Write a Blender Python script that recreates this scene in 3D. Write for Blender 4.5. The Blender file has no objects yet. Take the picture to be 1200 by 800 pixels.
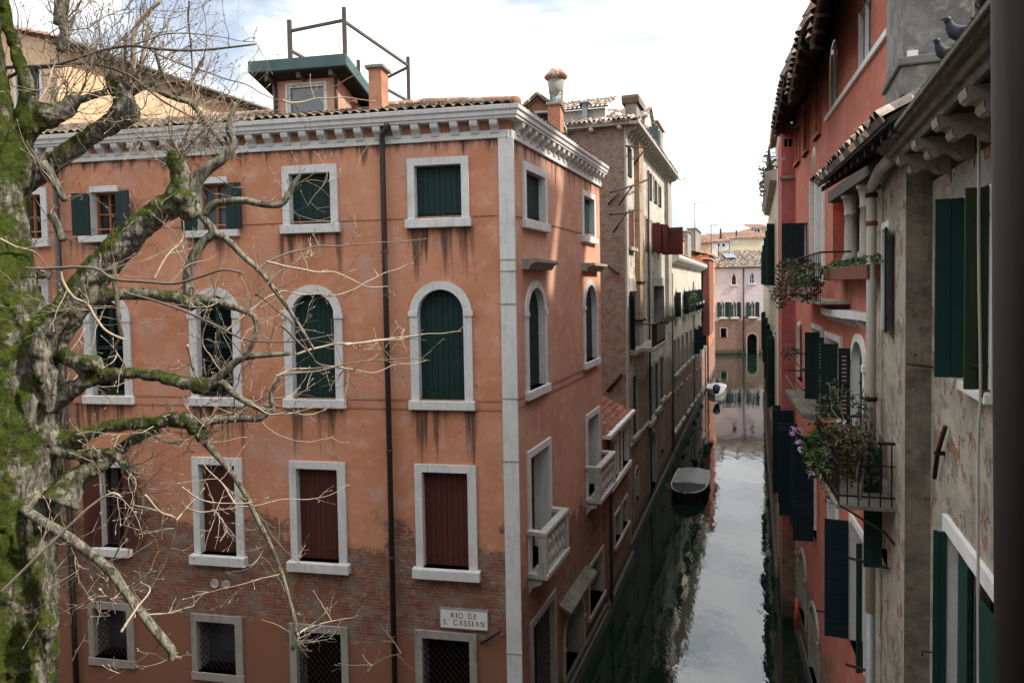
import bpy, math, random
import numpy as np
from mathutils import Vector, geometry, noise as mnoise
random.seed(7)
sc=bpy.context.scene
col=sc.collection
R=math.radians
# ------------------------------------------------------------------ camera measurements (metres, camera 11 m above the water)
FPX=800.;PIT=.0376;ROL=.0168;CY=367.;H=11.
cp,sp=math.cos(PIT),math.sin(PIT);cr,sr=math.cos(ROL),math.sin(ROL)
fw=Vector((0,cp,-sp));dn=Vector((0,-sp,-cp));rt=Vector((1,0,0))
rt2=cr*rt+sr*dn;dn2=-sr*rt+cr*dn
CAM=Vector((0,0,H))
def ray(x,y): return rt2*((x-600)/FPX)+dn2*((y-CY)/FPX)+fw
def ground(x,y,z=0):
    d=ray(x,y);return CAM+d*((z-H)/d.z)
def atY(x,y,Y):
    d=ray(x,y);return CAM+d*(Y/d.y)
class Frame:
    def __init__(s,p,d,o):
        s.p=Vector((p[0],p[1]));s.d=Vector(d).normalized();s.o=Vector(o).normalized()
    def P(s,u,v,z): 
        q=s.p+s.d*u+s.o*v;return Vector((q.x,q.y,z))
    def h(s,x,y,v=0):
        d=ray(x,y);q=s.p+s.o*v;t=q.dot(s.o)/(d.x*s.o.x+d.y*s.o.y)
        w=CAM+d*t;return (Vector((w.x,w.y))-s.p).dot(s.d),w.z
    def off(s,v,u=0): return Frame(s.p+s.o*v+s.d*u,s.d,s.o)
    def sub(s,u,v,a,sgn=1):
        # leaf frame: hinge at (u,v); a=0 closed, 180 flat on the wall
        a=R(a);d=s.d*(sgn*math.cos(a))+s.o*math.sin(a)
        o=s.d*(-sgn*math.sin(a))+s.o*math.cos(a)
        q=s.p+s.d*u+s.o*v;return Frame(q,d,o)
    def rc(s,x0,y0,x1,y1,v=0):
        xm,ym=(x0+x1)/2,(y0+y1)/2
        a=s.h(x0,ym,v)[0];b=s.h(x1,ym,v)[0];t=s.h(xm,y0,v)[1];c=s.h(xm,y1,v)[1]
        return min(a,b),max(a,b),c,t
def HF(pt,hd,side):
    h=R(hd);return Frame(pt,(math.sin(h),math.cos(h)),(side*math.cos(h),-side*math.sin(h)))
WF=Frame((0,0),(1,0),(0,1))
# ------------------------------------------------------------------ mesh builder
LOC={}
def tag(o,label=None,cat=None,group=None,kind=None):
    if label:o['label']=label
    if cat:o['category']=cat
    if group:o['group']=group
    if kind:o['kind']=kind
    return o
def root(name,loc,label,cat,group=None):
    o=bpy.data.objects.new(name,None);o.empty_display_size=.3;col.objects.link(o);o.location=loc
    LOC[o.name]=Vector(loc);return tag(o,label,cat,group)
class MB:
    def __init__(s,F=WF): s.F=F;s.v=[];s.f=[];s.sm=[]
    def add(s,vs,fs,smooth=False):
        n=len(s.v);s.v+= [tuple(q) for q in vs];s.f+=[tuple(i+n for i in f) for f in fs];s.sm+=[smooth]*len(fs);return s
    def box(s,u0,u1,v0,v1,z0,z1):
        if u0>u1:u0,u1=u1,u0
        if v0>v1:v0,v1=v1,v0
        if z0>z1:z0,z1=z1,z0
        return s.add([(u0,v0,z0),(u1,v0,z0),(u1,v1,z0),(u0,v1,z0),(u0,v0,z1),(u1,v0,z1),(u1,v1,z1),(u0,v1,z1)],
          [(0,3,2,1),(4,5,6,7),(0,1,5,4),(1,2,6,5),(2,3,7,6),(3,0,4,7)])
    def prism(s,poly,v0,v1,caps=(1,1)):
        n=len(poly);vs=[(a,v0,b) for a,b in poly]+[(a,v1,b) for a,b in poly]
        fs=[(i,(i+1)%n,n+(i+1)%n,n+i) for i in range(n)]
        tr=geometry.tessellate_polygon([[Vector((a,b,0)) for a,b in poly]])
        if caps[0]:fs+=[tuple(t) for t in tr]
        if caps[1]:fs+=[tuple(n+i for i in t) for t in tr]
        return s.add(vs,fs)
    def uprism(s,poly,u0,u1,mit=0):   # polygon in (v,z) swept along u
        n=len(poly);vs=[(u0+mit*a,a,b) for a,b in poly]+[(u1,a,b) for a,b in poly]
        fs=[(i,(i+1)%n,n+(i+1)%n,n+i) for i in range(n)]
        tr=geometry.tessellate_polygon([[Vector((a,b,0)) for a,b in poly]])
        return s.add(vs,fs+[tuple(t) for t in tr]+[tuple(n+i for i in t) for t in tr])
    def hprism(s,poly,z0,z1):
        n=len(poly);vs=[(a,b,z0) for a,b in poly]+[(a,b,z1) for a,b in poly]
        fs=[(i,(i+1)%n,n+(i+1)%n,n+i) for i in range(n)]
        tr=geometry.tessellate_polygon([[Vector((a,b,0)) for a,b in poly]])
        return s.add(vs,fs+[tuple(t) for t in tr]+[tuple(n+i for i in t) for t in tr])
    def ring(s,out,inn,v0,v1):
        n=len(out);vs=[(a,v1,b) for a,b in out]+[(a,v1,b) for a,b in inn]+[(a,v0,b) for a,b in out]+[(a,v0,b) for a,b in inn]
        fs=[]
        for i in range(n):
            j=(i+1)%n;fs+=[(i,j,n+j,n+i),(2*n+i,2*n+j,j,i),(n+i,n+j,3*n+j,3*n+i)]
        return s.add(vs,fs)
    def tube(s,pts,r,n=8,caps=True,jit=0,smooth=True):
        pts=[Vector(p) for p in pts];m=len(pts)
        rs=r if isinstance(r,(list,tuple)) else [r]*m
        vs=[];prev=None
        for i,p in enumerate(pts):
            t=(pts[min(i+1,m-1)]-pts[max(i-1,0)])
            if t.length<1e-9:t=Vector((0,0,1))
            t.normalize()
            if prev is None:
                a=t.orthogonal().normalized()
            else:
                a=prev-t*prev.dot(t)
                if a.length<1e-6:a=t.orthogonal()
                a.normalize()
            prev=a;b=t.cross(a)
            for k in range(n):
                an=2*math.pi*k/n;rr=rs[i]
                if jit:rr*=1+jit*mnoise.noise(Vector((math.cos(an)*2,math.sin(an)*2,i*.7))+p*3)
                vs.append(p+(a*math.cos(an)+b*math.sin(an))*rr)
        fs=[(i*n+k,i*n+(k+1)%n,(i+1)*n+(k+1)%n,(i+1)*n+k) for i in range(m-1) for k in range(n)]
        if caps:
            vs=vs+[pts[0],pts[-1]];c0=m*n
            fs+=[(c0,(k+1)%n,k) for k in range(n)]+[(c0+1,(m-1)*n+k,(m-1)*n+(k+1)%n) for k in range(n)]
        return s.add(vs,fs,smooth)
    def lathe(s,c,prof,n=16,smooth=True,caps=True):
        vs=[];
        for r,z in prof:
            for k in range(n):
                an=2*math.pi*k/n;vs.append((c[0]+r*math.cos(an),c[1]+r*math.sin(an),c[2]+z))
        m=len(prof);fs=[(i*n+k,i*n+(k+1)%n,(i+1)*n+(k+1)%n,(i+1)*n+k) for i in range(m-1) for k in range(n)]
        if caps:fs+=[tuple(range(n)),tuple((m-1)*n+k for k in range(n))]
        return s.add(vs,fs,smooth)
    def build(s,name,mat,parent=None,loc=None,bevel=0,label=None,cat=None,group=None,kind=None):
        me=bpy.data.meshes.new(name)
        if parent is not None:L=LOC[parent.name]
        elif loc is not None:L=Vector(loc)
        else:
            a=np.array(s.v);c=a.mean(0);L=s.F.P(c[0],c[1],a[:,2].min())
        W=[s.F.P(*q)-L for q in s.v]
        me.from_pydata(W,[],s.f);me.update()
        uv=me.uv_layers.new(name='UVMap').data
        loc_=np.array(s.v)
        vec=[Vector(q) for q in s.v]
        li=0
        for pi,f in enumerate(s.f):
            n=geometry.normal([vec[i] for i in f[:4]]) if len(f)>2 else Vector((0,1,0))
            ax=max(range(3),key=lambda k:abs(n[k]))
            for i in f:
                q=vec[i]
                uv[li].uv=(q[0],q[2]) if ax==1 else ((q[1]+q[0]*.37,q[2]) if ax==0 else (q[0],q[1]))
                li+=1
        me.polygons.foreach_set('use_smooth',s.sm)
        if isinstance(mat,(list,tuple)):
            for m_ in mat:me.materials.append(m_)
        else:me.materials.append(mat)
        o=bpy.data.objects.new(name,me);col.objects.link(o)
        if parent is not None:
            o.parent=parent;LOC[o.name]=L
        else:
            o.location=L;LOC[o.name]=L
        if bevel:
            b=o.modifiers.new('bevel','BEVEL');b.width=bevel;b.segments=2;b.limit_method='ANGLE';b.angle_limit=R(40)
        return tag(o,label,cat,group,kind)
def dup(o,parent=None,loc=None,**k):
    c=o.copy();col.objects.link(c)
    if parent is not None:c.parent=parent
    if loc is not None:c.location=loc
    LOC[c.name]=LOC.get(o.name,Vector((0,0,0)))
    for ch in o.children:dup(ch,c)
    return tag(c,**k)
# ------------------------------------------------------------------ materials
class NT:
    def __init__(s,name):
        s.m=bpy.data.materials.new(name);s.m.use_nodes=True;s.t=s.m.node_tree;s.t.nodes.clear()
        s.out=s.t.nodes.new('ShaderNodeOutputMaterial');s.b=s.t.nodes.new('ShaderNodeBsdfPrincipled')
        s.t.links.new(s.b.outputs[0],s.out.inputs[0]);s._uv=None;s.k=1
    def n(s,t,**k):
        x=s.t.nodes.new(t)
        for a,b in k.items():setattr(x,a,b)
        return x
    def l(s,a,b): s.t.links.new(a,b)
    def put(s,sock,val):
        if hasattr(val,'is_linked') or isinstance(val,bpy.types.NodeSocket): s.l(val,sock)
        elif isinstance(val,(tuple,list)) and len(val)==3 and sock.type=='RGBA': sock.default_value=(*val,1)
        else: sock.default_value=val
    def uv(s,obj=False):
        if s._uv is None:
            tc=s.n('ShaderNodeTexCoord');s._uv=(tc.outputs['UV'],tc.outputs['Object'])
        return s._uv[1 if obj else 0]
    def vec(s,scale=(1,1,1),loc=(0,0,0),obj=False,src=None):
        m=s.n('ShaderNodeMapping');s.l(src or s.uv(obj),m.inputs[0]);m.inputs['Scale'].default_value=scale;m.inputs['Location'].default_value=loc;return m.outputs[0]
    def noise(s,scale=1,detail=6,rough=.6,vec=None,dist=0):
        x=s.n('ShaderNodeTexNoise');s.l(vec if vec is not None else s.uv(),x.inputs['Vector'])
        x.inputs['Scale'].default_value=scale*s.k;x.inputs['Detail'].default_value=detail;x.inputs['Roughness'].default_value=rough;x.inputs['Distortion'].default_value=dist
        return x.outputs['Fac']
    def math(s,op,a,b=0,c=0,clamp=False):
        x=s.n('ShaderNodeMath',operation=op,use_clamp=clamp);s.put(x.inputs[0],a);s.put(x.inputs[1],b)
        if op in('MULTIPLY_ADD','SMOOTH_MIN','COMPARE'):s.put(x.inputs[2],c)
        return x.outputs[0]
    def mr(s,v,a,b,c=0,d=1,smooth=False):
        x=s.n('ShaderNodeMapRange');x.interpolation_type='SMOOTHSTEP' if smooth else 'LINEAR'
        s.put(x.inputs[0],v)
        for i,q in enumerate((a,b,c,d)):s.put(x.inputs[i+1],q)
        return x.outputs[0]
    def mix(s,f,a,b,bt='MIX'):
        x=s.n('ShaderNodeMix',data_type='RGBA',blend_type=bt);s.put(x.inputs[0],f);s.put(x.inputs[6],a);s.put(x.inputs[7],b);return x.outputs[2]
    def xyz(s,v=None,i=1):
        x=s.n('ShaderNodeSeparateXYZ');s.l(v or s.uv(),x.inputs[0]);return x.outputs[i]
    def bump(s,h,strength=.5,dist=.02,prev=None):
        x=s.n('ShaderNodeBump');s.put(x.inputs['Height'],h);x.inputs['Strength'].default_value=strength;x.inputs['Distance'].default_value=dist
        if prev is not None:s.l(prev,x.inputs['Normal'])
        return x.outputs[0]
    def fin(s,colr,rough=.85,normal=None,metal=0,spec=.3):
        s.put(s.b.inputs['Base Color'],colr);s.put(s.b.inputs['Roughness'],rough);s.b.inputs['Metallic'].default_value=metal
        s.b.inputs['Specular IOR Level'].default_value=spec
        if normal is not None:s.l(normal,s.b.inputs['Normal'])
        return s.m
def bricks(t,c1,c2,mort,scale=1,warp=.015):
    nz=t.noise(3/t.k,4);n2=t.noise(7/t.k,3)
    u=t.xyz(i=0);z=t.xyz(i=1)
    cx=t.n('ShaderNodeCombineXYZ')
    t.l(t.math('MULTIPLY_ADD',nz,warp*2,u),cx.inputs[0]);t.l(t.math('MULTIPLY_ADD',n2,warp*2.2,z),cx.inputs[1])
    b=t.n('ShaderNodeTexBrick');t.l(cx.outputs[0],b.inputs['Vector'])
    b.inputs['Scale'].default_value=1;b.inputs['Brick Width'].default_value=.26*scale;b.inputs['Row Height'].default_value=.075*scale
    b.inputs['Mortar Size'].default_value=.010*scale;b.inputs['Mortar Smooth'].default_value=.4;b.inputs['Bias'].default_value=-.1
    t.put(b.inputs['Color1'],c1);t.put(b.inputs['Color2'],c2);t.put(b.inputs['Mortar'],mort)
    return b.outputs['Color'],b.outputs['Fac']
def smooth_box(t,c,a,b,e):
    return t.math('MULTIPLY',t.mr(c,a-e,a+e,smooth=True),t.mr(c,b-e,b+e,1,0,smooth=True))
def wallmat(name,c0,c1,c2,grime=(.09,.075,.06),grime_amt=.35,brick=None,bz=None,base=None,stains=(),patch=None,patch_amt=0,bumpk=.5,peel=None,algae=True,near=1,bcols=((.34,.125,.065),(.21,.085,.05),(.30,.25,.20)),streak=.5):
    """c0..c2 plaster tints; bz=(zlo,zhi) band where the plaster has fallen and brick shows; base=(z,colour) darker coat below, also painting shade into low walls"""
    t=NT(name);t.k=near;z=t.xyz(i=1);u=t.xyz(i=0)
    big=t.noise(.55,8,.62);mid=t.noise(2.3,8,.65,vec=t.vec((1,1,1),(5,3,0)));fine=t.noise(38,4,.7)
    c=t.mix(t.mr(big,.36,.62,smooth=True),c0,c1);c=t.mix(t.mr(mid,.48,.72,0,.8,smooth=True),c,c2)
    # faint trowel bands and washed-out cloudy areas
    band=t.noise(1,5,.7,vec=t.vec((.6,5,1)))
    c=t.mix(t.mr(band,.5,.75,0,.28),c,tuple(min(1,x*1.3+.05) for x in c1))
    c=t.mix(t.mr(t.noise(.9,9,.7,vec=t.vec((1,.7,1),(13,2,0))),.50,.66,0,.55,smooth=True),c,tuple(min(1,x*.55+.22*sum(c0)/3+.08) for x in c0))
    c=t.mix(t.mr(t.noise(6,6,.75),.55,.75,0,.25),c,tuple(x*.72 for x in c0))
    st=t.noise(1,6,.7,vec=t.vec((4.5,.22,1),(1.3,0,0)));st2=t.noise(1,5,.7,vec=t.vec((14,.5,1)))
    g=t.math('MULTIPLY',t.mr(st,.50,.78,smooth=True),t.mr(st2,.35,.7))
    c=t.mix(t.math('MULTIPLY',g,grime_amt*1.6*streak+.0,clamp=True),c,grime)
    c=t.mix(t.mr(t.noise(1.1,7,.7,vec=t.vec((1,1,1),(9,1,0))),.56,.8,0,grime_amt),c,grime)
    for us,zt,ln in stains:
        m=None
        for a,b in us:
            q=smooth_box(t,u,a,b,.07);m=q if m is None else t.math('MAXIMUM',m,q)
        zz=t.math('MULTIPLY',t.mr(z,zt-ln,zt,0,1),t.mr(z,zt,zt+.02,1,0))
        s1=t.noise(1,5,.6,vec=t.vec((3.4,.14,1),(zt,3,0)));s2=t.noise(1,3,.6,vec=t.vec((26,.8,1)))
        thr=t.mr(zz,0,1,.66,.40)
        k=t.math('MULTIPLY',t.mr(t.math('SUBTRACT',s1,thr),0,.14,smooth=True),t.mr(s2,.25,.6,.5,1))
        k=t.math('MULTIPLY',t.math('MULTIPLY',k,m),.95)
        k=t.math('MULTIPLY',k,t.mr(zz,0,.12))
        c=t.mix(k,c,(.035,.028,.022))
    grit=t.noise(14,8,.8)
    c=t.mix(t.mr(grit,.50,.68,0,.35),c,tuple(x*.6 for x in c0))
    c=t.mix(t.mr(grit,.46,.32,0,.25),c,tuple(min(1,x*1.25+.03) for x in c0))
    vo=t.n('ShaderNodeTexVoronoi',feature='DISTANCE_TO_EDGE');cv=t.n('ShaderNodeVectorMath',operation='MULTIPLY_ADD')
    nn=t.n('ShaderNodeTexNoise');t.l(t.uv(),nn.inputs['Vector']);nn.inputs['Scale'].default_value=3*near;nn.inputs['Detail'].default_value=6
    t.l(nn.outputs['Color'],cv.inputs[0]);cv.inputs[1].default_value=(.5,.5,0);t.l(t.uv(),cv.inputs[2]);t.l(cv.outputs[0],vo.inputs['Vector']);vo.inputs['Scale'].default_value=.75*near
    ck=t.math('MULTIPLY',t.mr(vo.outputs['Distance'],.0,.010,1,0),t.mr(t.noise(.8,4,.6,vec=t.vec((1,1,1),(7,7,0))),.50,.58))
    c=t.mix(t.math('MULTIPLY',ck,.55),c,tuple(x*.3 for x in c0))
    hgt=t.math('ADD',t.math('MULTIPLY',grit,.5),t.math('MULTIPLY_ADD',fine,.25,t.math('MULTIPLY',mid,.6)))
    if patch is not None:
        pm=t.mr(t.noise(1.3,9,.68,vec=t.vec((1,1,1),(20,7,0))),.62-patch_amt,.645-patch_amt,smooth=True)
        c=t.mix(pm,c,patch);hgt=t.math('SUBTRACT',hgt,t.math('MULTIPLY',pm,.7))
    if brick is not None or bz is not None:
        bc,bf=bricks(t,*bcols)
        bc=t.mix(t.mr(t.noise(3.5,5,.7,vec=t.vec((1,1,1),(3,8,0))),.42,.62,0,.75),bc,(.17,.055,.035))
        bc=t.mix(t.mr(t.noise(2.0,9,.72,vec=t.vec((1,1.3,1),(1,2,0))),.47,.60,0,.9),bc,(.215,.175,.145))
        bc=t.mix(t.mr(t.noise(12,5,.8,vec=t.vec((1,2,1),(4,2,0))),.52,.62,0,.7),bc,(.10,.06,.045))
        bc=t.mix(t.mr(t.noise(5,6,.7,vec=t.vec((1,1.6,1),(11,2,0))),.56,.63,0,.8),bc,(.36,.21,.12))
        nb=t.noise(.9,10,.66,vec=t.vec((1,1,1),(2,15,0)))
        if bz is not None:
            up=t.math('MULTIPLY_ADD',t.math('SUBTRACT',nb,.5),bz[2] if len(bz)>2 else 4.2,z)
            m=t.mr(up,bz[1],bz[1]+.07,1,0,smooth=True)
            if bz[0]>0:
                lo=t.math('MULTIPLY_ADD',t.math('SUBTRACT',nb,.5),-3.2,z);m=t.math('MULTIPLY',m,t.mr(lo,bz[0],bz[0]+.06,smooth=True))
        else: m=t.mr(nb,1-brick,1-brick+.02,smooth=True)
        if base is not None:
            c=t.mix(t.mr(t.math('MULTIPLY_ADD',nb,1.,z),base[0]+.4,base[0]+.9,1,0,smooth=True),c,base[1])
        c=t.mix(t.math('MULTIPLY',t.math('SUBTRACT',t.mr(up,bz[1],bz[1]+.34,1,0,smooth=True),m,clamp=True),.65) if bz is not None else 0,c,tuple(x*.62 for x in c0))
        c=t.mix(m,c,bc)
        bh=t.math('MULTIPLY',t.math('SUBTRACT',1,bf),1.2);bh=t.math('MULTIPLY_ADD',t.noise(30,4),.8,bh)
        hm=t.n('ShaderNodeMix',data_type='FLOAT');t.l(m,hm.inputs[0]);t.l(hgt,hm.inputs[2]);t.l(t.math('SUBTRACT',bh,1.2),hm.inputs[3]);hgt=hm.outputs[0]
    if peel is not None:
        bc2,bf2=bricks(t,*bcols)
        pm=t.mr(t.noise(1.9,7,.62,vec=t.vec((1,.8,1),(31,4,0))),peel,peel+.015)
        c=t.mix(pm,c,bc2);hgt=t.math('SUBTRACT',hgt,t.math('MULTIPLY',pm,1.5))
    if algae:
        wz=t.math('MULTIPLY_ADD',t.noise(1.6,6,.7),.5,z)
        c=t.mix(t.mr(wz,.75,1.25,.85,0,smooth=True),c,(.055,.05,.038))
        c=t.mix(t.mr(wz,.30,.62,.95,0,smooth=True),c,(.012,.018,.008))
    return t.fin(c,.9,t.bump(hgt,bumpk,.02),spec=.2)
def simple(name,c,c2=None,sc_=6,rough=.7,bumpk=.25,metal=0,stretch=(1,1,1),amt=.6,spec=.2,grain=None):
    t=NT(name);v=t.vec(stretch,obj=False)
    n=t.noise(sc_,7,.65,vec=v)
    cc=t.mix(t.mr(n,.35,.7,0,amt),c,c2 or tuple(x*.6 for x in c))
    if grain: cc=t.mix(t.mr(t.noise(1,4,.7,vec=t.vec(grain)),.45,.75,0,.5),cc,tuple(x*.55 for x in c))
    return t.fin(cc,rough,t.bump(t.noise(sc_*6,4,.7,vec=v),bumpk,.01),metal=metal,spec=spec)
def stonemat(name,c,grime=(.10,.095,.085),amt=.5):
    t=NT(name)
    n=t.noise(1.4,8,.7);n2=t.noise(1,6,.7,vec=t.vec((9,1.1,1)));n3=t.noise(9,6,.7)
    cc=t.mix(t.mr(n3,.4,.75,0,.35),c,tuple(x*.72 for x in c))
    cc=t.mix(t.mr(n,.45,.75,0,amt),cc,tuple(x*.55 for x in c))
    cc=t.mix(t.mr(n2,.52,.8,0,amt),cc,grime)
    return t.fin(cc,.8,t.bump(t.noise(24,6,.7),.35,.015),spec=.3)
M={}
M['stone']=stonemat('istrian_stone',(.60,.59,.57))
M['stone_bal']=stonemat('balcony_stone',(.44,.42,.385),(.09,.08,.065),.8)
M['stone_old']=stonemat('weathered_stone',(.33,.30,.26),(.07,.062,.052),amt=.85)
M['slime']=stonemat('slimy_waterline_stone',(.085,.08,.06),(.02,.026,.012),.9)
M['stone_dark']=stonemat('sooty_stone',(.24,.225,.20),(.03,.03,.028),.9)
M['stone_mossy']=wallmat('lichened_stone',(.17,.16,.125),(.10,.10,.07),(.27,.255,.20),grime=(.03,.032,.02),grime_amt=1.2,algae=False,bumpk=1.,near=3,patch=(.30,.28,.20),patch_amt=.0)
M['green']=simple('dark_green_paint',(.008,.028,.024),(.016,.036,.032),3,.6,.15,grain=(14,.6,1))
M['green2']=simple('mid_green_paint',(.009,.040,.032),(.018,.05,.042),3,.55,.15,grain=(14,.6,1))
M['greenolive']=simple('olive_green_paint',(.028,.045,.020),(.014,.038,.027),3,.5,.15,grain=(10,.6,1))
M['bluegreen']=simple('bluish_black_paint',(.008,.020,.026),(.014,.03,.036),3,.5,.15,grain=(1,14,1))
M['brown']=simple('brown_painted_boards',(.080,.024,.018),(.05,.018,.014),3,.6,.25,grain=(22,.5,1))
M['maroon']=simple('maroon_paint',(.11,.025,.022),(.07,.02,.018),3,.6,.2,grain=(22,.5,1))
M['teal']=simple('weathered_copper',(.06,.10,.098),(.11,.155,.15),2,.6,.2,grain=(16,.5,1))
M['wood']=simple('varnished_wood',(.30,.12,.04),(.2,.08,.03),5,.5,.2,grain=(20,1,1))
M['oldwood']=simple('old_grey_wood',(.11,.09,.075),(.05,.04,.035),4,.85,.5,grain=(3,22,1))
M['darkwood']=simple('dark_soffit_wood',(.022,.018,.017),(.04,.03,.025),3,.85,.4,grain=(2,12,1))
M['iron']=simple('rusty_iron',(.022,.017,.015),(.06,.03,.02),14,.7,.5,metal=.2)
M['pipe']=simple('dark_drainpipe_metal',(.045,.038,.036),(.075,.05,.042),3,.5,.15,metal=.3)
M['post']=simple('painted_brown_post',(.034,.027,.026),(.024,.02,.02),.8,.75,.05,metal=0,amt=.7,spec=.12)
M['pvc']=simple('cream_pipe_paint',(.50,.47,.42),(.36,.33,.29),3,.5,.1)
M['zinc']=simple('zinc_gutter',(.30,.31,.32),(.20,.2,.2),5,.5,.2,metal=.2)
M['white']=simple('white_paint',(.72,.71,.68),(.5,.48,.45),4,.5,.1)
M['cable']=simple('pale_cable',(.42,.40,.36),(.3,.28,.25),4,.6,.1)
M['terra']=simple('terracotta_pot',(.19,.07,.042),(.12,.06,.045),8,.8,.3)
M['black']=simple('black_rubber',(.012,.012,.013),(.02,.02,.02),5,.4,.1)
def glassmat(name,c,rough=.08,spec=.6):
    t=NT(name);n=t.noise(.8,3,.5)
    return t.fin(t.mix(n,c,tuple(x*.5 for x in c)),rough,t.bump(t.noise(1.5,2),.04,.02),spec=spec)
M['glass']=glassmat('window_glass',(.02,.024,.028))
M['skyglass']=glassmat('sky_painted_glass',(.10,.13,.16),.12,.8)  # pale blue-grey base paints in the reflected sky
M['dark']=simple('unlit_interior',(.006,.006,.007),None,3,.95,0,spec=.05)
def tilemat(name,c0,c1,c2,moss=.3):
    t=NT(name);o=t.uv(True)
    v=t.n('ShaderNodeTexVoronoi');t.l(t.vec((5,5,5),obj=True),v.inputs['Vector']);v.inputs['Scale'].default_value=1
    sx=t.n('ShaderNodeSeparateColor');t.l(v.outputs['Color'],sx.inputs[0])
    c=t.mix(t.mr(sx.outputs[0],.2,.8),c0,c1);c=t.mix(t.mr(sx.outputs[1],.72,.8),c,c2)
    c=t.mix(t.mr(t.noise(1.2,7,.7,vec=o),.5,.7,0,moss),c,(.05,.055,.025))
    c=t.mix(t.mr(t.noise(9,6,.7,vec=o),.45,.75,0,.6),c,tuple(x*.45 for x in c0))
    return t.fin(c,.9,t.bump(t.noise(30,4,.7,vec=o),.5,.01),spec=.2)
M['tile']=tilemat('terracotta_roof_tiles',(.25,.13,.085),(.33,.19,.13),(.42,.33,.26))
M['tile_red']=tilemat('red_flat_roof_tiles',(.24,.085,.05),(.16,.07,.05),(.30,.13,.08),.7)
M['tile_mossy']=tilemat('mossy_roof_tiles',(.11,.085,.06),(.16,.12,.085),(.22,.17,.12),.75)
M['tile_old']=tilemat('old_brown_roof_tiles',(.13,.10,.085),(.19,.14,.11),(.6,.5,.4),.2)
def water():
    t=NT('canal_water');o=t.uv(True)
    a=t.noise(1,3,.5,vec=t.vec((.55,.30,1),obj=True));b=t.noise(1,3,.55,vec=t.vec((2.6,1.2,1),obj=True))
    d=t.noise(1,2,.5,vec=t.vec((9,4,1),obj=True))
    h=t.math('ADD',t.math('MULTIPLY',a,1.0),t.math('ADD',t.math('MULTIPLY',b,.30),t.math('MULTIPLY',d,.035)))
    c=t.mix(t.mr(t.noise(.5,4,.6,vec=o),.4,.6),(.004,.013,.009),(.007,.018,.012))
    t.fin(c,.02,t.bump(h,.27,.05),spec=.5)
    t.b.inputs['IOR'].default_value=1.85
    return t.m
M['water']=water()
def bark(name,moss_amt=.5,pale=(.20,.18,.15)):
    t=NT(name);g=t.n('ShaderNodeNewGeometry');o=t.uv(True)
    n=t.noise(1,9,.75,vec=t.vec((24,24,6),obj=True),dist=.6);fine=t.noise(90,5,.75,vec=o)
    c=t.mix(t.mr(n,.42,.58,smooth=True),(.095,.082,.062),pale)
    c=t.mix(t.mr(t.noise(4,6,.7,vec=o),.5,.7,0,.5),c,(.20,.21,.155))
    nx=t.xyz(g.outputs['Normal'],0);nz=t.xyz(g.outputs['Normal'],2)
    side=t.math('ADD',t.math('ADD',t.math('MULTIPLY',nx,-.10),t.math('MULTIPLY',nz,.10)),t.mr(t.xyz(o,0),.22,.56,.12,-.04))
    mm=t.math('ADD',t.math('ADD',t.noise(3.2,9,.72,vec=o),side),moss_amt-.5)
    mk=t.mr(mm,.50,.60,smooth=True)
    mc=t.mix(t.mr(t.noise(26,5,.8,vec=o),.35,.65),(.035,.05,.010),(.15,.19,.030))
    c=t.mix(mk,c,mc)
    h=t.math('ADD',t.math('MULTIPLY',n,1.2),t.math('MULTIPLY',t.math('MULTIPLY',mk,t.noise(70,5,.8,vec=o)),1.3))
    h=t.math('ADD',h,t.math('MULTIPLY',fine,.25))
    return t.fin(c,.95,t.bump(h,1.0,.045),spec=.15)
M['bark']=bark('mossy_bark',.575,(.38,.35,.275))
M['bark2']=bark('grey_branch_bark',.40,(.33,.31,.235))
M['twig']=simple('pale_twig_bark',(.40,.33,.25),(.18,.13,.09),8,.8,.2)
M['twigd']=simple('dark_twig_bark',(.12,.10,.075),(.20,.16,.12),8,.85,.2)
def leafmat(name,a,b):
    t=NT(name);o=t.uv(True);c=t.mix(t.mr(t.noise(9,3,.6,vec=o),.35,.65),a,b)
    t.fin(c,.55,spec=.3);return t.m
M['leaf']=leafmat('green_leaves',(.030,.070,.018),(.08,.125,.03))
M['leafd']=leafmat('dull_leaves',(.035,.05,.02),(.075,.08,.035))
M['flower']=leafmat('lilac_petals',(.42,.22,.48),(.55,.35,.58))
M['pink']=leafmat('dusty_pink_petals',(.35,.17,.20),(.30,.2,.22))
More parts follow.
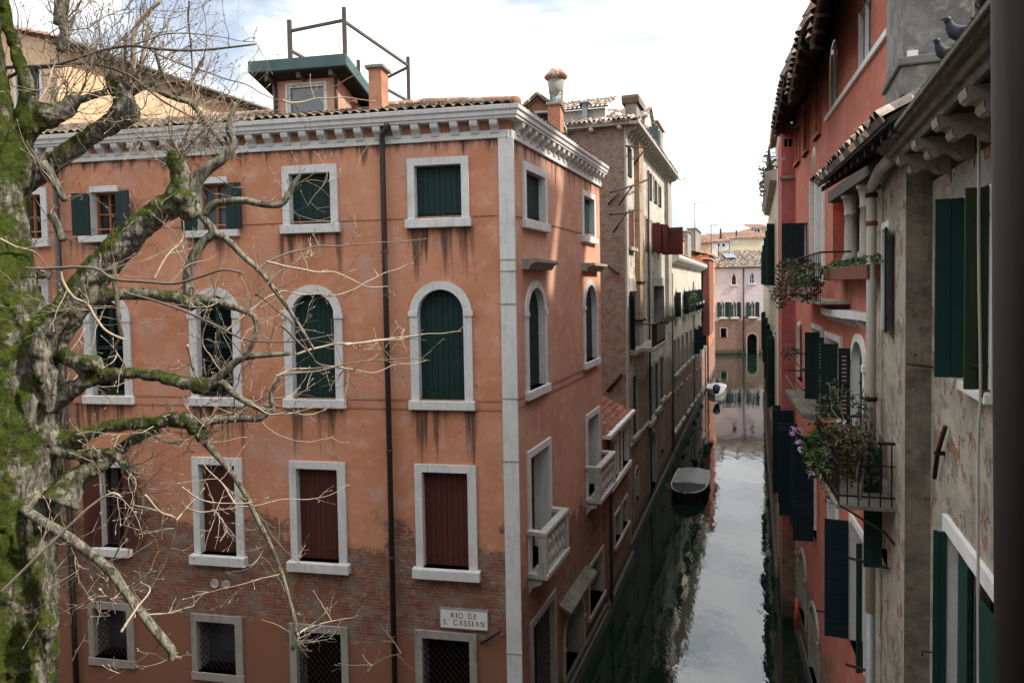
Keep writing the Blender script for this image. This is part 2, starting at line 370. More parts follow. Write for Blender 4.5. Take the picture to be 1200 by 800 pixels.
# ------------------------------------------------------------------ openings
def arcpoly(u0,u1,z0,z1,rise,n=14,pointed=False):
    """outline of an opening, arch of given rise (0 = flat lintel), starting bottom left, going round"""
    if rise<=0: return [(u0,z0),(u0,z1),(u1,z1),(u1,z0)]
    zs=z1-rise;uc=(u0+u1)/2;w=(u1-u0)/2;pts=[(u0,z0)]
    for i in range(n+1):
        a=math.pi*(1-i/n);x=math.cos(a);y=math.sin(a)
        if pointed:
            # ogee profile
            k=abs(x);y=(1-k)**.9 if k>.5 else .536+ (1-(k/.5))**1.5*.464
        pts.append((uc+w*x,zs+rise*y))
    pts.append((u1,z0));return pts
def leaf(F,name,par,w,z0,z1,mat,rise=0,side=0,th=.035,horiz=False,louv=False,plank=.14,z1b=None,bat=True):
    """one shutter leaf from u=0..w in its own hinge frame; side 0: hinge at left of an arch, 1: mirrored"""
    m=MB(F)
    if louv:
        m.box(0,.06,-th/2,th/2,z0,z1);m.box(w-.06,w,-th/2,th/2,z0,z1)
        n=max(3,int((z1-z0)/.075))
        for i in (0,.5,1): m.box(.06,w-.06,-th/2,th/2,z0+(z1-z0-.09)*i,z0+(z1-z0-.09)*i+.09)
        for i in range(n):
            z=z0+(z1-z0)*(i+.5)/n;m.add([(.05,-th*.5,z-.03),(w-.05,-th*.5,z-.03),(w-.05,th*.5,z+.018),(.05,th*.5,z+.018)],[(0,1,2,3)])
    elif horiz:
        n=max(3,int((z1-z0)/.26));m.box(.0,w,-th*.3,th*.3,z0,z1)
        for i in range(n):
            a=z0+(z1-z0)*i/n;b=z0+(z1-z0)*(i+1)/n-.012;m.box(.0,w,-th/2,th/2,a,b)
    else:
        n=max(2,round(w/plank))
        m.box(.002,w-.002,-th*.35,-th*.1,z0+.01,(z1-rise if rise else z1)-.01)
        for i in range(n):
            a=w*i/n+.004;b=w*(i+1)/n-.004
            if rise:
                def zt(x):
                    q=1-x/w if side==0 else 1-x/w
                    return z1-rise+rise*math.sqrt(max(0,1-min(1,q)**2))
                m.prism([(a,z0),(a,zt(a)),((a+b)/2,zt((a+b)/2)),(b,zt(b)),(b,z0)],-th/2,th/2)
            else: m.box(a,b,-th/2,th/2,z0,z1)
        if bat:
            for q in (.12,.86) if not rise else (.1,.5):
                z=z0+(z1-z0)*q;m.box(.0,w*.8,th/2,th/2+.012,z-.018,z+.018)
    return m.build(name,mat,par)
HOLES={}
def window(F,par,o,kind='closed',mat=None,fr=None,rise=0,sill=None,reveal=.17,frame_mat=None,pointed=False,shut=None,cmat=None,
           key=None,lintel=None,label=None,proud=.05,glassm=None,muls=(1,2),louv=False,frame_z=True,horiz=False,leaves=2):
    """o=(u0,u1,z0,z1) clear opening, fr = surround width (left,right,top), sill=(overhang, height, projection)"""
    u0,u1,z0,z1=o
    hp=arcpoly(u0,u1,z0,z1,rise,pointed=pointed)
    HOLES.setdefault(key,[]).append(hp)
    fm=frame_mat or M['stone']
    m=MB(F)
    if fr:
        l,r,t=fr
        n=14
        if rise: outp=arcpoly(u0-l,u1+r,z0,z1+t,rise*(u1-u0+l+r)/(u1-u0) if not pointed else rise+t*.6,pointed=pointed)
        else: outp=arcpoly(u0-l,u1+r,z0,z1+t,0)
        m.ring(outp,hp,-reveal-(.31 if kind in('dark','grille') else .07),proud)
        if rise and not pointed:   # impost blocks and keystone stand a little proud
            zs=z1-rise
            for a,b in ((u0-l-.03,u0-.002),(u1+.002,u1+r+.03)): m.box(a,b,.02,proud+.025,zs-.07,zs+.05)
    else:
        m.ring([(a+ (.0),b) for a,b in hp],[(a,b) for a,b in hp],-reveal-(.31 if kind in('dark','grille') else .07),.0)
    w=m.build('window',fm,par,bevel=.006 if fr else 0,label=label)
    if sill:
        ov,h,pr=sill
        a=(fr[0] if fr else 0)+ov;b=(fr[1] if fr else 0)+ov
        MB(F).box(u0-a,u1+b,-reveal,proud+pr,z0-h,z0-.001).build('sill',fm,w,bevel=.012)
    if lintel:
        MB(F).uprism([(0,lintel[0]),(0,lintel[0]+.22),(.34,lintel[0]+.22),(.34,lintel[0]+.15),(.22,lintel[0]+.11),(.16,lintel[0])],u0-.28,u1+.28).build('hood_moulding',M['stone_old'],w,bevel=.008)
    d=-reveal+.03
    W=u1-u0
    if kind=='closed':
        if leaves==2:
            leaf(F.sub(u0+.01,d,0,1),'shutter',w,W/2-.012,z0+.01,z1-.01,mat,rise,louv=louv,horiz=horiz)
            leaf(F.sub(u1-.01,d,0,-1),'shutter',w,W/2-.012,z0+.01,z1-.01,mat,rise,louv=louv,horiz=horiz)
        MB(F).prism(hp,-reveal-.06,-reveal-.03).build('pane',M['dark'],w)
    elif kind=='grille':
        MB(F).prism(hp,-reveal-.30,-reveal-.28).build('pane',glassm or M['dark'],w)
        g=MB(F);sp=.135;hh=z1-z0;k=-hh
        def clip(x0,zA,x1,zB):
            # clip segment to the opening
            p=[x0,zA];q=[x1,zB];t0,t1=0,1;dx,dz=x1-x0,zB-zA
            for pp,qq in ((-dx,x0-u0),(dx,u1-x0),(-dz,zA-z0),(dz,z1-zA)):
                if abs(pp)<1e-9:
                    if qq<0:return None
                else:
                    rr=qq/pp
                    if pp<0:t0=max(t0,rr)
                    else:t1=min(t1,rr)
            if t0>=t1:return None
            return (x0+t0*dx,zA+t0*dz),(x0+t1*dx,zA+t1*dz)
        n=int((W+hh)/sp)+2
        for i in range(-n,n):
            for sg in (1,-1):
                x=u0+i*sp;s_=clip(x,z0,x+hh*.85,z1) if sg>0 else clip(x,z1,x+hh*.85,z0)
                if s_:
                    (a,b),(c,e)=s_;g.tube([(a,-reveal*.55+sg*.006,b),(c,-reveal*.55+sg*.006,e)],.009,4,False)
        g.build('grille',M['iron'],w)
        MB(F).prism(arcpoly(u0,u1,z0,z1,rise,pointed=pointed),-reveal-.12,-reveal-.10) if 0 else None
    elif kind=='glass':
        MB(F).prism(hp,-reveal-.03,-reveal-.015).build('pane',glassm or M['glass'],w)
        c=MB(F);cm=cmat or M['wood'];t_=.055
        c.ring(hp,[(min(max(a,u0+t_),u1-t_),min(max(b,z0+t_),z1-t_-(.02 if rise else 0))) for a,b in hp],-reveal-.01,-reveal+.045)
        nx,nz=muls
        for i in range(1,nx+1): 
            x=u0+W*i/(nx+1);c.box(x-.03,x+.03,-reveal-.005,-reveal+.05,z0+t_,z1-(rise*.1 if rise else t_))
        for i in range(1,nz):
            zz=z0+(z1-z0-rise*.6)*i/nz;c.box(u0+t_,u1-t_,-reveal-.003,-reveal+.035,zz-.02,zz+.02)
        c.build('casement',cm,w)
    else:
        MB(F).prism(hp,-reveal-.30,-reveal-.28).build('pane',M['dark'],w)
    if shut:   # open leaves: list of (side, angle, material, louvred, horizontal[, leaf width])
        for s in shut:
            sd,an,mt,lv,hz=s[:5];lw=s[5] if len(s)>5 else W/2
            fl=F.sub(u0,.07,an,1) if sd=='l' else F.sub(u1,.07,an,-1)
            leaf(fl,'shutter',w,lw,z0+.02,z1-.02-(rise*.35 if rise else 0),mt,0,louv=lv,horiz=hz)
    return w
def wall(F,name,poly,mat,par,key=None,depth=.20,back=None,label=None,v=0):
    holes=HOLES.get(key,[])
    bb=[(min(a for a,b in h),max(a for a,b in h),min(b for a,b in h),max(b for a,b in h)) for h in holes];P0=(min(a for a,b in poly),max(a for a,b in poly),min(b for a,b in poly),max(b for a,b in poly))
    for i,h in enumerate(bb):
        if h[0]<P0[0] or h[1]>P0[1] or h[2]<P0[2] or h[3]>P0[3]: print('OUT',key,i,[round(x,2) for x in h])
        for j in range(i):
            g=bb[j]
            if h[0]<g[1] and h[1]>g[0] and h[2]<g[3] and h[3]>g[2]: print('OVER',key,i,j,[round(x,2) for x in h],[round(x,2) for x in g])
    loops=[[Vector((a,b,0)) for a,b in poly]]+[[Vector((a,b,0)) for a,b in h] for h in holes]
    tri=geometry.tessellate_polygon(loops);flat=[q for l in loops for q in l]
    m=MB(F);m.add([(q.x,v,q.y) for q in flat],[tuple(t) for t in tri])
    return m.build(name,mat,par,label=label)
def boxwall(F,name,u0,u1,v0,v1,z0,z1,mat,par):   # the other walls of a block, without the front face
    m=MB(F);m.add([(u0,v1,z0),(u0,v0,z0),(u0,v0,z1),(u0,v1,z1)],[(0,1,2,3)]);m.add([(u1,v1,z0),(u1,v0,z0),(u1,v0,z1),(u1,v1,z1)],[(0,1,2,3)])
    m.add([(u0,v0,z0),(u1,v0,z0),(u1,v0,z1),(u0,v0,z1)],[(0,1,2,3)])
    return m.build(name,mat,par)
def tiles(name,par,O,A,S,la,ls,mat,pitch=.21,amp=.045,course=.36,clip=0,cap=None,loc=None,**k):
    """barrel-tile sheet. O origin at eave corner, A unit vector along eave, S unit vector up the slope"""
    A=Vector(A).normalized();S=Vector(S).normalized();N=A.cross(S).normalized()
    if N.z<0:N=-N
    nu=max(2,int(la/pitch));per=6;nc=max(1,int(ls/course));vs=[];rows=[]
    rnd=random.Random(len(name)+int(la*10))
    jit=[[rnd.uniform(-.02,.02) for _ in range(nu+1)] for _ in range(nc+1)]
    tw=la/nu
    for c in range(nc):
        for e in (0,1):
            s0=(c+e)*ls/nc;row=[]
            for i in range(nu*per+1):
                x=i/per;ti=min(nu-1,int(x));ph=(x%1)
                h=abs(math.sin(math.pi*x))*2*amp-amp*.6 if per else 0
                h+= (.035 if e==0 else 0.0)+jit[c][ti]*.6
                off=(jit[c][ti]*1.5 if e==0 else 0)
                aa=max(x*tw,clip*s0)
                if cap is not None: aa=min(aa,la-cap*s0)
                p=O+A*aa+S*(s0+off)+N*(h if aa==x*tw else .0)
                vs.append(p)
            rows.append(len(vs)-(nu*per+1))
    fs=[];w=nu*per+1
    for r in range(len(rows)-1):
        for i in range(w-1):
            a=rows[r]+i;fs.append((a,a+1,rows[r+1]+i+1,rows[r+1]+i))
    # front edge closing
    m=MB();m.add(vs,fs)
    base=len(m.v);m.add([O-N*.06,O+A*la-N*.06,O+N*.02,O+A*la+N*.02],[(0,1,3,2)])
    return m.build(name,mat,par,loc=loc,**k)
def flatroof(name,par,pts,th,mat,**k):
    m=MB();n=len(pts);m.add([Vector(p) for p in pts]+[Vector(p)-Vector((0,0,th)) for p in pts],[tuple(range(n)),tuple(range(n,2*n))]+[(i,(i+1)%n,n+(i+1)%n,n+i) for i in range(n)])
    return m.build(name,mat,par,**k)
def foliage(m,c,rad,n,size,rnd,droop=0):
    for _ in range(n):
        while 1:
            q=Vector((rnd.uniform(-1,1),rnd.uniform(-1,1),rnd.uniform(-1,1)))
            if q.length<1:break
        p=Vector(c)+Vector((q.x*rad[0],q.y*rad[1],q.z*rad[2]-droop*q.length_squared))
        a=Vector((rnd.gauss(0,1),rnd.gauss(0,1),rnd.gauss(0,.7))).normalized();b=a.orthogonal().normalized();b=(b+a.cross(b)*rnd.uniform(-2,2)).normalized()
        s=size*rnd.uniform(.6,1.3)
        m.add([p-a*s,p-b*s*.45,p+a*s,p+b*s*.45],[(0,1,2,3)])
# ================================================================== frames
CORNER=(0.0,14.65)
FF=Frame(CORNER,(-.9826,.1857),(-.1857,-.9826))       # main facade, u runs to the left
FC=HF(CORNER,21.1,1)                                     # its canal side
FL=HF((9.1,40.35),19.6,1)                                # farther houses of the left bank
R2=HF((2.7,0),16.2,-1)                                   # red house
RB=HF((1.6,0),21.1,-1);RA=HF((1.9,0),21.1,-1)            # grey house: far pier, near wall
R4=HF((9.8,25.2),19.6,-1)                                # beige house beyond
ul1=FC.h(704,365)[0]                                     # far end of the canal side
# ================================================================== L1 main terracotta house
L1=root('terracotta_house',(*FF.P(6,-3,0).xy,0),'terracotta corner house with white bracketed cornice, green shutters above and brown ones below','house')
fo=[]
def fw_(o,**k): return window(FF,L1,o,key='ff',**k)
G=M['green'];B=M['brown']
q=FF.rc
sl=(.05,.20,.07)
# top storey
o=q(340,203,388,263);fw_(o,kind='closed',mat=G,fr=(.17,.17,.18),sill=sl)
o=q(486.5,193.5,541,256);fw_(o,kind='closed',mat=G,fr=(.17,.17,.16),sill=sl)
o=q(233,215,267,270);fw_(o,kind='glass',fr=(.02,.02,.14),sill=(.28,.16,.07),shut=[('r',176,G,0,0,.40),('l',176,G,0,0,.40)],reveal=.2,glassm=M['skyglass'])
o=q(108,225,139,276);fw_(o,kind='glass',fr=(.02,.02,.14),sill=(.30,.16,.07),shut=[('r',174,G,0,0,.46),('l',160,G,0,0,.52)],reveal=.2)
o=q(36.5,228,50,280);fw_((o[0],o[0]+.7,o[2],o[3]),kind='glass',fr=(.17,.17,.16),sill=sl)
# middle storey, round arches
o=q(491,339,544,469);r=(o[1]-o[0])/2;fw_(o,kind='closed',mat=G,fr=(.19,.19,.18),rise=r,sill=sl)
o=q(343,343,393,467);fw_(o,kind='closed',mat=G,fr=(.19,.19,.18),rise=r,sill=sl)
o=q(232,346,274,465);fw_(o,kind='closed',mat=G,fr=(.19,.19,.18),rise=(o[1]-o[0])/2,sill=sl,louv=True)
o=q(108,352,146,463);fw_(o,kind='closed',mat=G,fr=(.19,.19,.18),rise=(o[1]-o[0])/2,sill=sl,louv=True)
o=q(36.5,335,51,376);fw_((o[0],o[0]+.8,o[2]-1.2,o[3]),kind='glass',fr=(.19,.19,.18),sill=sl,lintel=(o[3]+.22,))
# lower storey, brown boards
o=q(496,553,549,665);fw_(o,kind='closed',mat=B,fr=(.20,.17,.17),sill=(.07,.22,.12))
o=q(349,549,397,657);fw_(o,kind='closed',mat=B,fr=(.20,.17,.17),sill=(.07,.22,.12))
o=q(235,544,277,649);fw_(o,kind='closed',mat=B,fr=(.20,.17,.17),sill=(.07,.22,.12))
o=q(120,547,148,640);fw_(o,kind='glass',fr=(.03,.16,.17),sill=(.10,.20,.12),shut=[('r',172,B,0,0,.42),('l',168,B,0,0,.5)],cmat=M['brown'])
# ground floor, iron lattice
o=q(496,748,551,829);gz=o[2];fw_(o,kind='grille',fr=(.17,.17,.17),sill=(.02,.18,.02),frame_mat=M['stone_old'])
o=q(349,740,401,815);fw_(o,kind='grille',fr=(.17,.17,.17),sill=(.02,.18,.02),frame_mat=M['stone_old'])
o=q(232,728,277,787);fw_(o,kind='grille',fr=(.19,.14,.17),sill=(.02,.20,.02),frame_mat=M['stone_old'],glassm=M['skyglass'])
o=q(111,713,150,770);fw_(o,kind='grille',fr=(.19,.14,.17),sill=(.02,.20,.02),frame_mat=M['stone_old'],glassm=M['skyglass'])
zf0=FF.h(440,170.5)[1]      # frieze bottom
zc=zf0+.56                  # underside of roof
print('frieze',zf0)
def us(*a): return [tuple(sorted((FF.h(x0,400)[0],FF.h(x1,400)[0]))) for x0,x1 in a]
wins=us((85,155),(220,284),(331,404),(480,557))
zs1=FF.h(515,265)[1];zs2=FF.h(515,480)[1];zs3=FF.h(515,680)[1]
for x in (zs1,zs2,zs3):print('sill',x)
M['w_front']=wallmat('terracotta_stucco',(.53,.245,.145),(.45,.185,.10),(.57,.33,.23),brick=1,bz=(3.1,5.35,5.5),base=(3.4,(.052,.018,.013)),bcols=((.27,.10,.052),(.16,.065,.04),(.23,.19,.15)),  # base: dark red stucco, deepened to paint in shade low down
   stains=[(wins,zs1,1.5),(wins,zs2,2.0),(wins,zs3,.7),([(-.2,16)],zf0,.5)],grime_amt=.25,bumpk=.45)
wall(FF,'front_wall',[(.0,0),(.0,zc),(16,zc),(16,0)],M['w_front'],L1,'ff')
# fine string mouldings at sill level
for z in (zs1+.2,zs2+.02,zs2+.22): MB(FF).box(.28,16,.0,.018,z-.012,z+.012).build('string_moulding',M['w_front'],L1)
# ---- canal side
M['w_canal']=wallmat('faded_terracotta_stucco',(.54,.285,.195),(.46,.22,.145),(.58,.38,.29),brick=1,bz=(2.6,4.4,6),base=(4.2,(.10,.042,.03)),stains=[([(-.2,8)],zf0,.7)],grime_amt=.25)  # base darkened to paint in the light falling off towards the water
qc=FC.rc
def cw(o,**k): return window(FC,L1,o,key='fc',**k)
o=qc(615,204,637,260);cw(o,kind='closed',mat=G,fr=(.17,.17,.18),sill=sl)
o=qc(683,232,695,277);cw(o,kind='closed',mat=G,fr=(.17,.17,.16),sill=sl)
o=qc(618,337,637,454);cw(o,kind='closed',mat=G,fr=(.17,.17,.17),rise=(o[1]-o[0])/2,sill=sl,lintel=(o[3]+.42,))
o=qc(685,334,698,422);cw(o,kind='closed',mat=G,fr=(.17,.17,.17),rise=(o[1]-o[0])/2,sill=sl,lintel=(o[3]+.42,))
o=qc(621,528,643,655);b1=o;cw(o,kind='closed',mat=B,fr=(.17,.17,.17),reveal=.42)
o=qc(688,487,701,575);b2=o;cw(o,kind='closed',mat=M['oldwood'],fr=(.17,.17,.17),reveal=.42)
o=qc(624,716,649,835);cw(o,kind='grille',fr=(.17,.17,.17),frame_mat=M['stone_old'])
o=qc(661,702,683,772);ww=o
cw((o[0],o[1],.25,o[3]),kind='closed',mat=M['oldwood'],fr=(.15,.15,.12),rise=(o[1]-o[0])/2,reveal=.5,frame_mat=M['stone_old'],label='round-headed water door under the little canopy')
o=qc(690,655,706,707);cw(o,kind='dark',fr=(.15,.15,.12),sill=(.04,.15,.05),frame_mat=M['stone_old'])
brace=o
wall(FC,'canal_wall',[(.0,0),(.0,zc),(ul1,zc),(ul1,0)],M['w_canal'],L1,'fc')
MB(FC).box(brace[0]+.02,brace[1]-.02,-.10,-.05,(brace[2]+brace[3])/2-.03,(brace[2]+brace[3])/2+.03).prism([(brace[0],brace[2]),(brace[0]+.08,brace[2]),(brace[1],brace[3]),(brace[1]-.08,brace[3])],-.14,-.10).build('window_brace',M['oldwood'],L1)
MB(FC).box(.0,ul1+.1,.0,.16,-.5,.35).box(0,ul1+.1,0,.10,.35,.55).build('plinth',M['slime'],L1,bevel=.03)
# string mouldings of both walls share one look
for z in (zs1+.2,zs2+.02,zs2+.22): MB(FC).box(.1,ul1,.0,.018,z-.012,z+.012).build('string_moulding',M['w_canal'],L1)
# back and left walls
C0=FF.P(0,0,0);C1=FF.P(16,0,0);C3=FC.P(ul1,0,0);C2=C1+(C3-C0)
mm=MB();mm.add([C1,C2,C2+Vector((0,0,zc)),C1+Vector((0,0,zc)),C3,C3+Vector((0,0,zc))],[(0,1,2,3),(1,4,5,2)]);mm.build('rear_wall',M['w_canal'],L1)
# water door canopy
a=FC.h(655,687)[0];bb=ul1-1.25
zz=ww[3]+.28
MB(FC).uprism([(0,zz+.10),(0,zz+.18),(.34,zz+.02),(.34,zz-.05)],ww[0]-.45,ww[1]+.45).build('door_canopy',M['stone_mossy'],L1,bevel=.01)
# corner pilaster
zb=0
MB(FF).box(-.10,.235,-.02,.05,zb,zf0).build('corner_pilaster',M['stone'],L1,bevel=.006)
MB(FC).box(-.045,.10,-.02,.045,zb,zf0).build('corner_pilaster',M['stone'],L1,bevel=.006)
for z in (1.6,3.0,zs2-1.1,zs2+2.3,zs2+3.0,8.6,zf0-2.6): MB(FF).box(-.118,.245,.0,.058,z,z+.03).build('pilaster_band',M['stone_old'],L1)
# cornice: frieze, brackets, gutter
_th=math.acos(FF.d.dot(FC.d));MIT=-1/math.tan(_th/2) if _th else 0
def cornice(F,ua,ub,par,first,sp=.435):
    MB(F).box(ua,ub,-.02,.06,zf0,zf0+.17).build('frieze',M['stone'],par,bevel=.008)
    z=zf0+.17
    MB(F).uprism([(0,z+.20),(.235,z+.20),(.245,z+.25),(.27,z+.265),(.28,z+.34),(.315,z+.375),(.325,z+.455),(.30,z+.465),(.29,z+.42),(0,z+.42)],0,ub,mit=MIT).build('cornice',M['stone'],par)
    # scrolled bracket
    def bracket_mesh(u):
        return [(0,z-.08),(.05,z-.09),(.085,z-.06),(.10,z-.01),(.13,z+.035),(.17,z+.06),(.20,z+.09),(.215,z+.14),(.22,z+.20),(0,z+.20)]
    n=int((ub-.2-first)/sp)+1;b0=None
    for i in range(n):
        u=first+i*sp
        if b0 is None:
            b0=MB(F).uprism(bracket_mesh(u),u-.085,u+.085).build('bracket',M['stone'],par,bevel=.01)
        else:
            d_=F.d*(u-first);c=dup(b0);c.parent=par;c.location=(d_.x,d_.y,0)
cornice(FF,0,16,L1,.30);cornice(FC,0,ul1+.05,L1,.36)
# roof, low hip of mossy tiles
z=zf0+.57
E0=FF.P(-.45,.27,z);E1=FF.P(16.4,.27,z)
Af=Vector((*FF.d,0));Ac=Vector((*FC.d,0))
pitch=R(17)
inF=-Vector((*FF.o,0));inC=-Vector((*FC.o,0))
# ridge point scheme: hip from corner
E3=FC.P(ul1+.3,.27,z);
corner=None
# corner of the two eaves lines
def isect(p,d,q_,e):
    den=d.x*e.y-d.y*e.x;w=q_-p;t=(w.x*e.y-w.y*e.x)/den;return p+d*t
pc=isect(Vector(E0.xy),FF.d,Vector(E3.xy),FC.d);PC=Vector((pc.x,pc.y,z))
half=3.9
rp=isect(Vector((PC+inF*half).xy),FF.d,Vector((PC+inC*half).xy),FC.d);RP=Vector((rp.x,rp.y,z+half*math.tan(pitch)))
E1=isect(Vector(E1.xy),FF.d,Vector((C1+inC*0).xy),FC.d) if 0 else E1
RB_=RP+Af*13.0
rm=MB();rm.add([PC,E1,RB_,RP,E3,E3+(RP-PC)*1.0,RP+Ac*1.2, RB_+inF*3.9*1.0-Vector((0,0,half*math.tan(pitch)))],[(0,1,2,3),(0,3,6,4)])
rm.build('roof_deck',M['tile'],L1)
S=(inF*math.cos(pitch)+Vector((0,0,math.sin(pitch))))
tiles('roof_tiles',L1,PC+Vector((0,0,.07))+Af*.1,Af,S,15.6,half/math.cos(pitch),M['tile_mossy'],amp=.032,clip=((RP-PC).dot(Af))/(half/math.cos(pitch)))
S2=(inC*math.cos(pitch)+Vector((0,0,math.sin(pitch))))
tiles('roof_tiles',L1,PC+Vector((0,0,.06))+Ac*.1,Ac,S2,ul1+.6,half/math.cos(pitch),M['tile_mossy'],amp=.032,clip=((RP-PC).dot(Ac))/(half/math.cos(pitch)),cap=0)
MB().tube([PC+Vector((0,0,.10)),RP+Vector((0,0,.12))],.12,8).tube([RP+Vector((0,0,.10)),RB_+Vector((0,0,.12))],.12,8).build('ridge_tiles',M['tile'],L1)
# balconies with balusters
def balcony(o,name_label,par=L1,F=FC,pr=.42,ub=None,ua=None):
    ua=o[0]-.24 if ua is None else ua;ub=o[1]+.22 if ub is None else ub;zb=o[2];h=.98
    b=MB(F).box(ua,ub,0,pr+.06,zb-.12,zb).uprism([(0,zb-.5),(0,zb-.14),(pr-.05,zb-.14),(pr-.12,zb-.24),(.12,zb-.34)],ua+.06,ua+.26).uprism([(0,zb-.5),(0,zb-.14),(pr-.05,zb-.14),(pr-.12,zb-.24),(.12,zb-.34)],ub-.26,ub-.06).build('balcony',M['stone_bal'],par,bevel=.012,label=name_label)
    MB(F).box(ua-.02,ub+.02,pr-.14,pr+.05,zb+h-.10,zb+h).box(ua-.02,ua+.15,.0,pr-.14,zb+h-.10,zb+h).box(ub-.15,ub+.02,.0,pr-.14,zb+h-.10,zb+h).build('handrail',M['stone_bal'],b,bevel=.012)
    for x,y in ((ua+.085,pr-.06),(ub-.085,pr-.06)):
        MB(F).box(x-.085,x+.085,y-.09,y+.09,zb+.001,zb+h-.101).build('rail_pier',M['stone_bal'],b,bevel=.01)
    prof=[(.06,0),(.06,.04),(.03,.07),(.07,.16),(.088,.24),(.06,.34),(.03,.43),(.06,.52),(.088,.62),(.07,.70),(.03,.79),(.06,.82),(.06,.875)]
    k=max(2,int((ub-ua-.40)/.25));b0=None
    for i in range(k):
        x=ua+.24+(ub-ua-.48)*(i+.5)/k
        b0=MB(F).lathe((x,pr-.05,zb+.001),prof,10)
        b0.build('baluster',M['stone_bal'],b)
    return b
balcony(b1,'near stone balcony with fat double balusters');balcony((b2[0],ul1-.25,b2[2],b2[3]),'far stone balcony at the house end')
# dormer and altana
DF=FF.off(-1.75)
o=DF.rc(320,98,396,141)
zd=DF.h(358,141)[1]
d=MB(DF)
ua,ub=o[0],o[1];zt=DF.h(358,84)[1];zlow=zd
lenD=3.6;zh=zt
Dm=M['w_canal']
h1=MB(DF).box(0,0,0,0,0,0)
dorm=MB(DF)
wo=DF.rc(337,99,381,137)
HOLES['dorm']=[]
dw=None
D1=root('roof_dormer',DF.P((ua+ub)/2,-1,zd),'roof dormer with overhanging green copper roof and one wide pane, on the terracotta house','dormer')
window(DF,D1,wo,kind='glass',fr=(.05,.05,.05),key='dorm',cmat=M['white'],muls=(0,1),glassm=M['skyglass'],frame_mat=M['white'],reveal=.08,proud=.01)
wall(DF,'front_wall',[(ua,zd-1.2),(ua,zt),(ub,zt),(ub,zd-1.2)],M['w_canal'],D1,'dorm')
# side walls slope down to the back
zback=zd+.15
sm=MB(DF);
for u in (ua,ub):
    sm.add([(u,0,zd-1.2),(u,0,zt),(u,-2.9,zback+.05),(u,-2.9,zd-.5)],[(0,1,2,3)])
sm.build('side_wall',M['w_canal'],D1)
ov=.42
zr=DF.h(345,82,ov)[1]
slope=(zr+.1-zback)/3.6
rfp=[(ov,zr-.02),(ov,zr+.30),(-3.5,zback+.42),(-3.5,zback+.06)]
MB(DF).uprism([(ov,zr+.02),(ov,zr+.30),(-3.6,zback+.30),(-3.6,zback+.05)],ua-ov,ub+ov).build('copper_roof',M['teal'],D1,bevel=.01)
MB(DF).uprism([(ov-.06,zr-.03),(ov-.06,zr+.02),(-3.5,zback+.05),(-3.5,zback+.0)],ua-ov+.06,ub+ov-.06).build('soffit',M['darkwood'],D1)
mb=MB(DF)
for u in (ua+.03,(ua+ub)/2,ub-.03): mb.box(u-.05,u+.05,-.1,ov-.08,zr-.16,zr-.03)
mb.build('rafter_end',M['oldwood'],D1)
MB(DF).tube([(ub-.1,.05,zd-.3),(ub-.1,.05,zt-.02)],.045,8).tube([(ua+.02,.05,zd-.3),(ua+.02,.05,zt-.02)],.045,8).build('downpipe',M['pipe'],D1)
# altana rail (posts and beams) behind
AF=FF.off(-3.4);AB=FF.off(-6.6)
def P3(F,x,y): u,z=F.h(x,y);return F.P(u,0,z)
al=MB()
p1=P3(AF,403,62);p1t=P3(AF,403,9);p2=P3(AF,339,95);p2t=P3(AF,339,24)
# right side goes back parallel to canal
dB=Vector((*FC.d,0))
def onray(x,y,base,dirv):
    # point of the vertical plane through base containing dirv
    n=Vector((dirv.y,-dirv.x,0));d_=ray(x,y);t=(base-CAM).dot(n)/d_.dot(n);return CAM+d_*t
p3=onray(478,140,p1,dB);p3t=onray(478,67,p1,dB)
for a,b_ in ((p1,p1t),(p2,p2t),(p3,p3t)): 
    al.tube([Vector((b_.x,b_.y,min(a.z,zd+.2))),b_],.075,4,smooth=False)
for (xa,ya),(xb,yb) in (((339,37),(403,24)),((403,104),(339,118))):
    al.tube([P3(AF,xa,ya),P3(AF,xb,yb)],.05,4,smooth=False)
al.tube([onray(403,25,p1,dB),onray(478,77,p1,dB)],.05,4,smooth=False)
al.tube([onray(450,103,p1,dB),onray(479,119,p1,dB)],.05,4,smooth=False)
q4=p3+(p2-p1);q4t=Vector((q4.x,q4.y,p3t.z));al.tube([Vector((q4.x,q4.y,p2.z)),q4t],.075,4,smooth=False)
al.tube([onray(478,79,p1,dB),onray(478,79,p1,dB)+(p2-p1)],.05,4,smooth=False);al.tube([onray(403,25,p1,dB)+(p2-p1),onray(478,77,p1,dB)+(p2-p1)],.05,4,smooth=False)
al.build('roof_terrace_rail',M['oldwood'],label='weathered timber posts and rails of a roof terrace, behind the copper dormer',cat='railing')
# chimney beside the dormer
def chimney(F,x0,x1,ytop,ybase,lab,mat,capm,depth=None,cap=.07,flare=0,extra=.8):
    u0,u1,zb_,zt_=F.rc(x0,ytop,x1,ybase);w=abs(u1-u0);dp=depth or w;
    c=root('chimney',F.P((u0+u1)/2,-dp/2,zb_-extra),lab,'chimney')
    if flare:
        MB(F).box(u0+w*.1,u1-w*.1,-dp*.9,-dp*.1,zb_-extra,zt_-w*.6).build('stack',mat,c)
        MB(F).prism([(u0+w*.1,zt_-w*.6),(u0-w*.1,zt_-.1),(u1+w*.1,zt_-.1),(u1-w*.1,zt_-w*.6)],-dp,0).build('flared_top',mat,c)
    else:
        MB(F).box(u0,u1,-dp,0,zb_-extra,zt_-.08).build('stack',mat,c)
    MB(F).box(u0-cap,u1+cap,-dp-cap,cap,zt_-.08,zt_).build('cap',capm,c,bevel=.015)
    return c
CF=FF.off(-1.0)
M['w_chim']=wallmat('chimney_stucco',(.40,.17,.10),(.46,.22,.13),(.22,.13,.09),grime_amt=.8,algae=False)
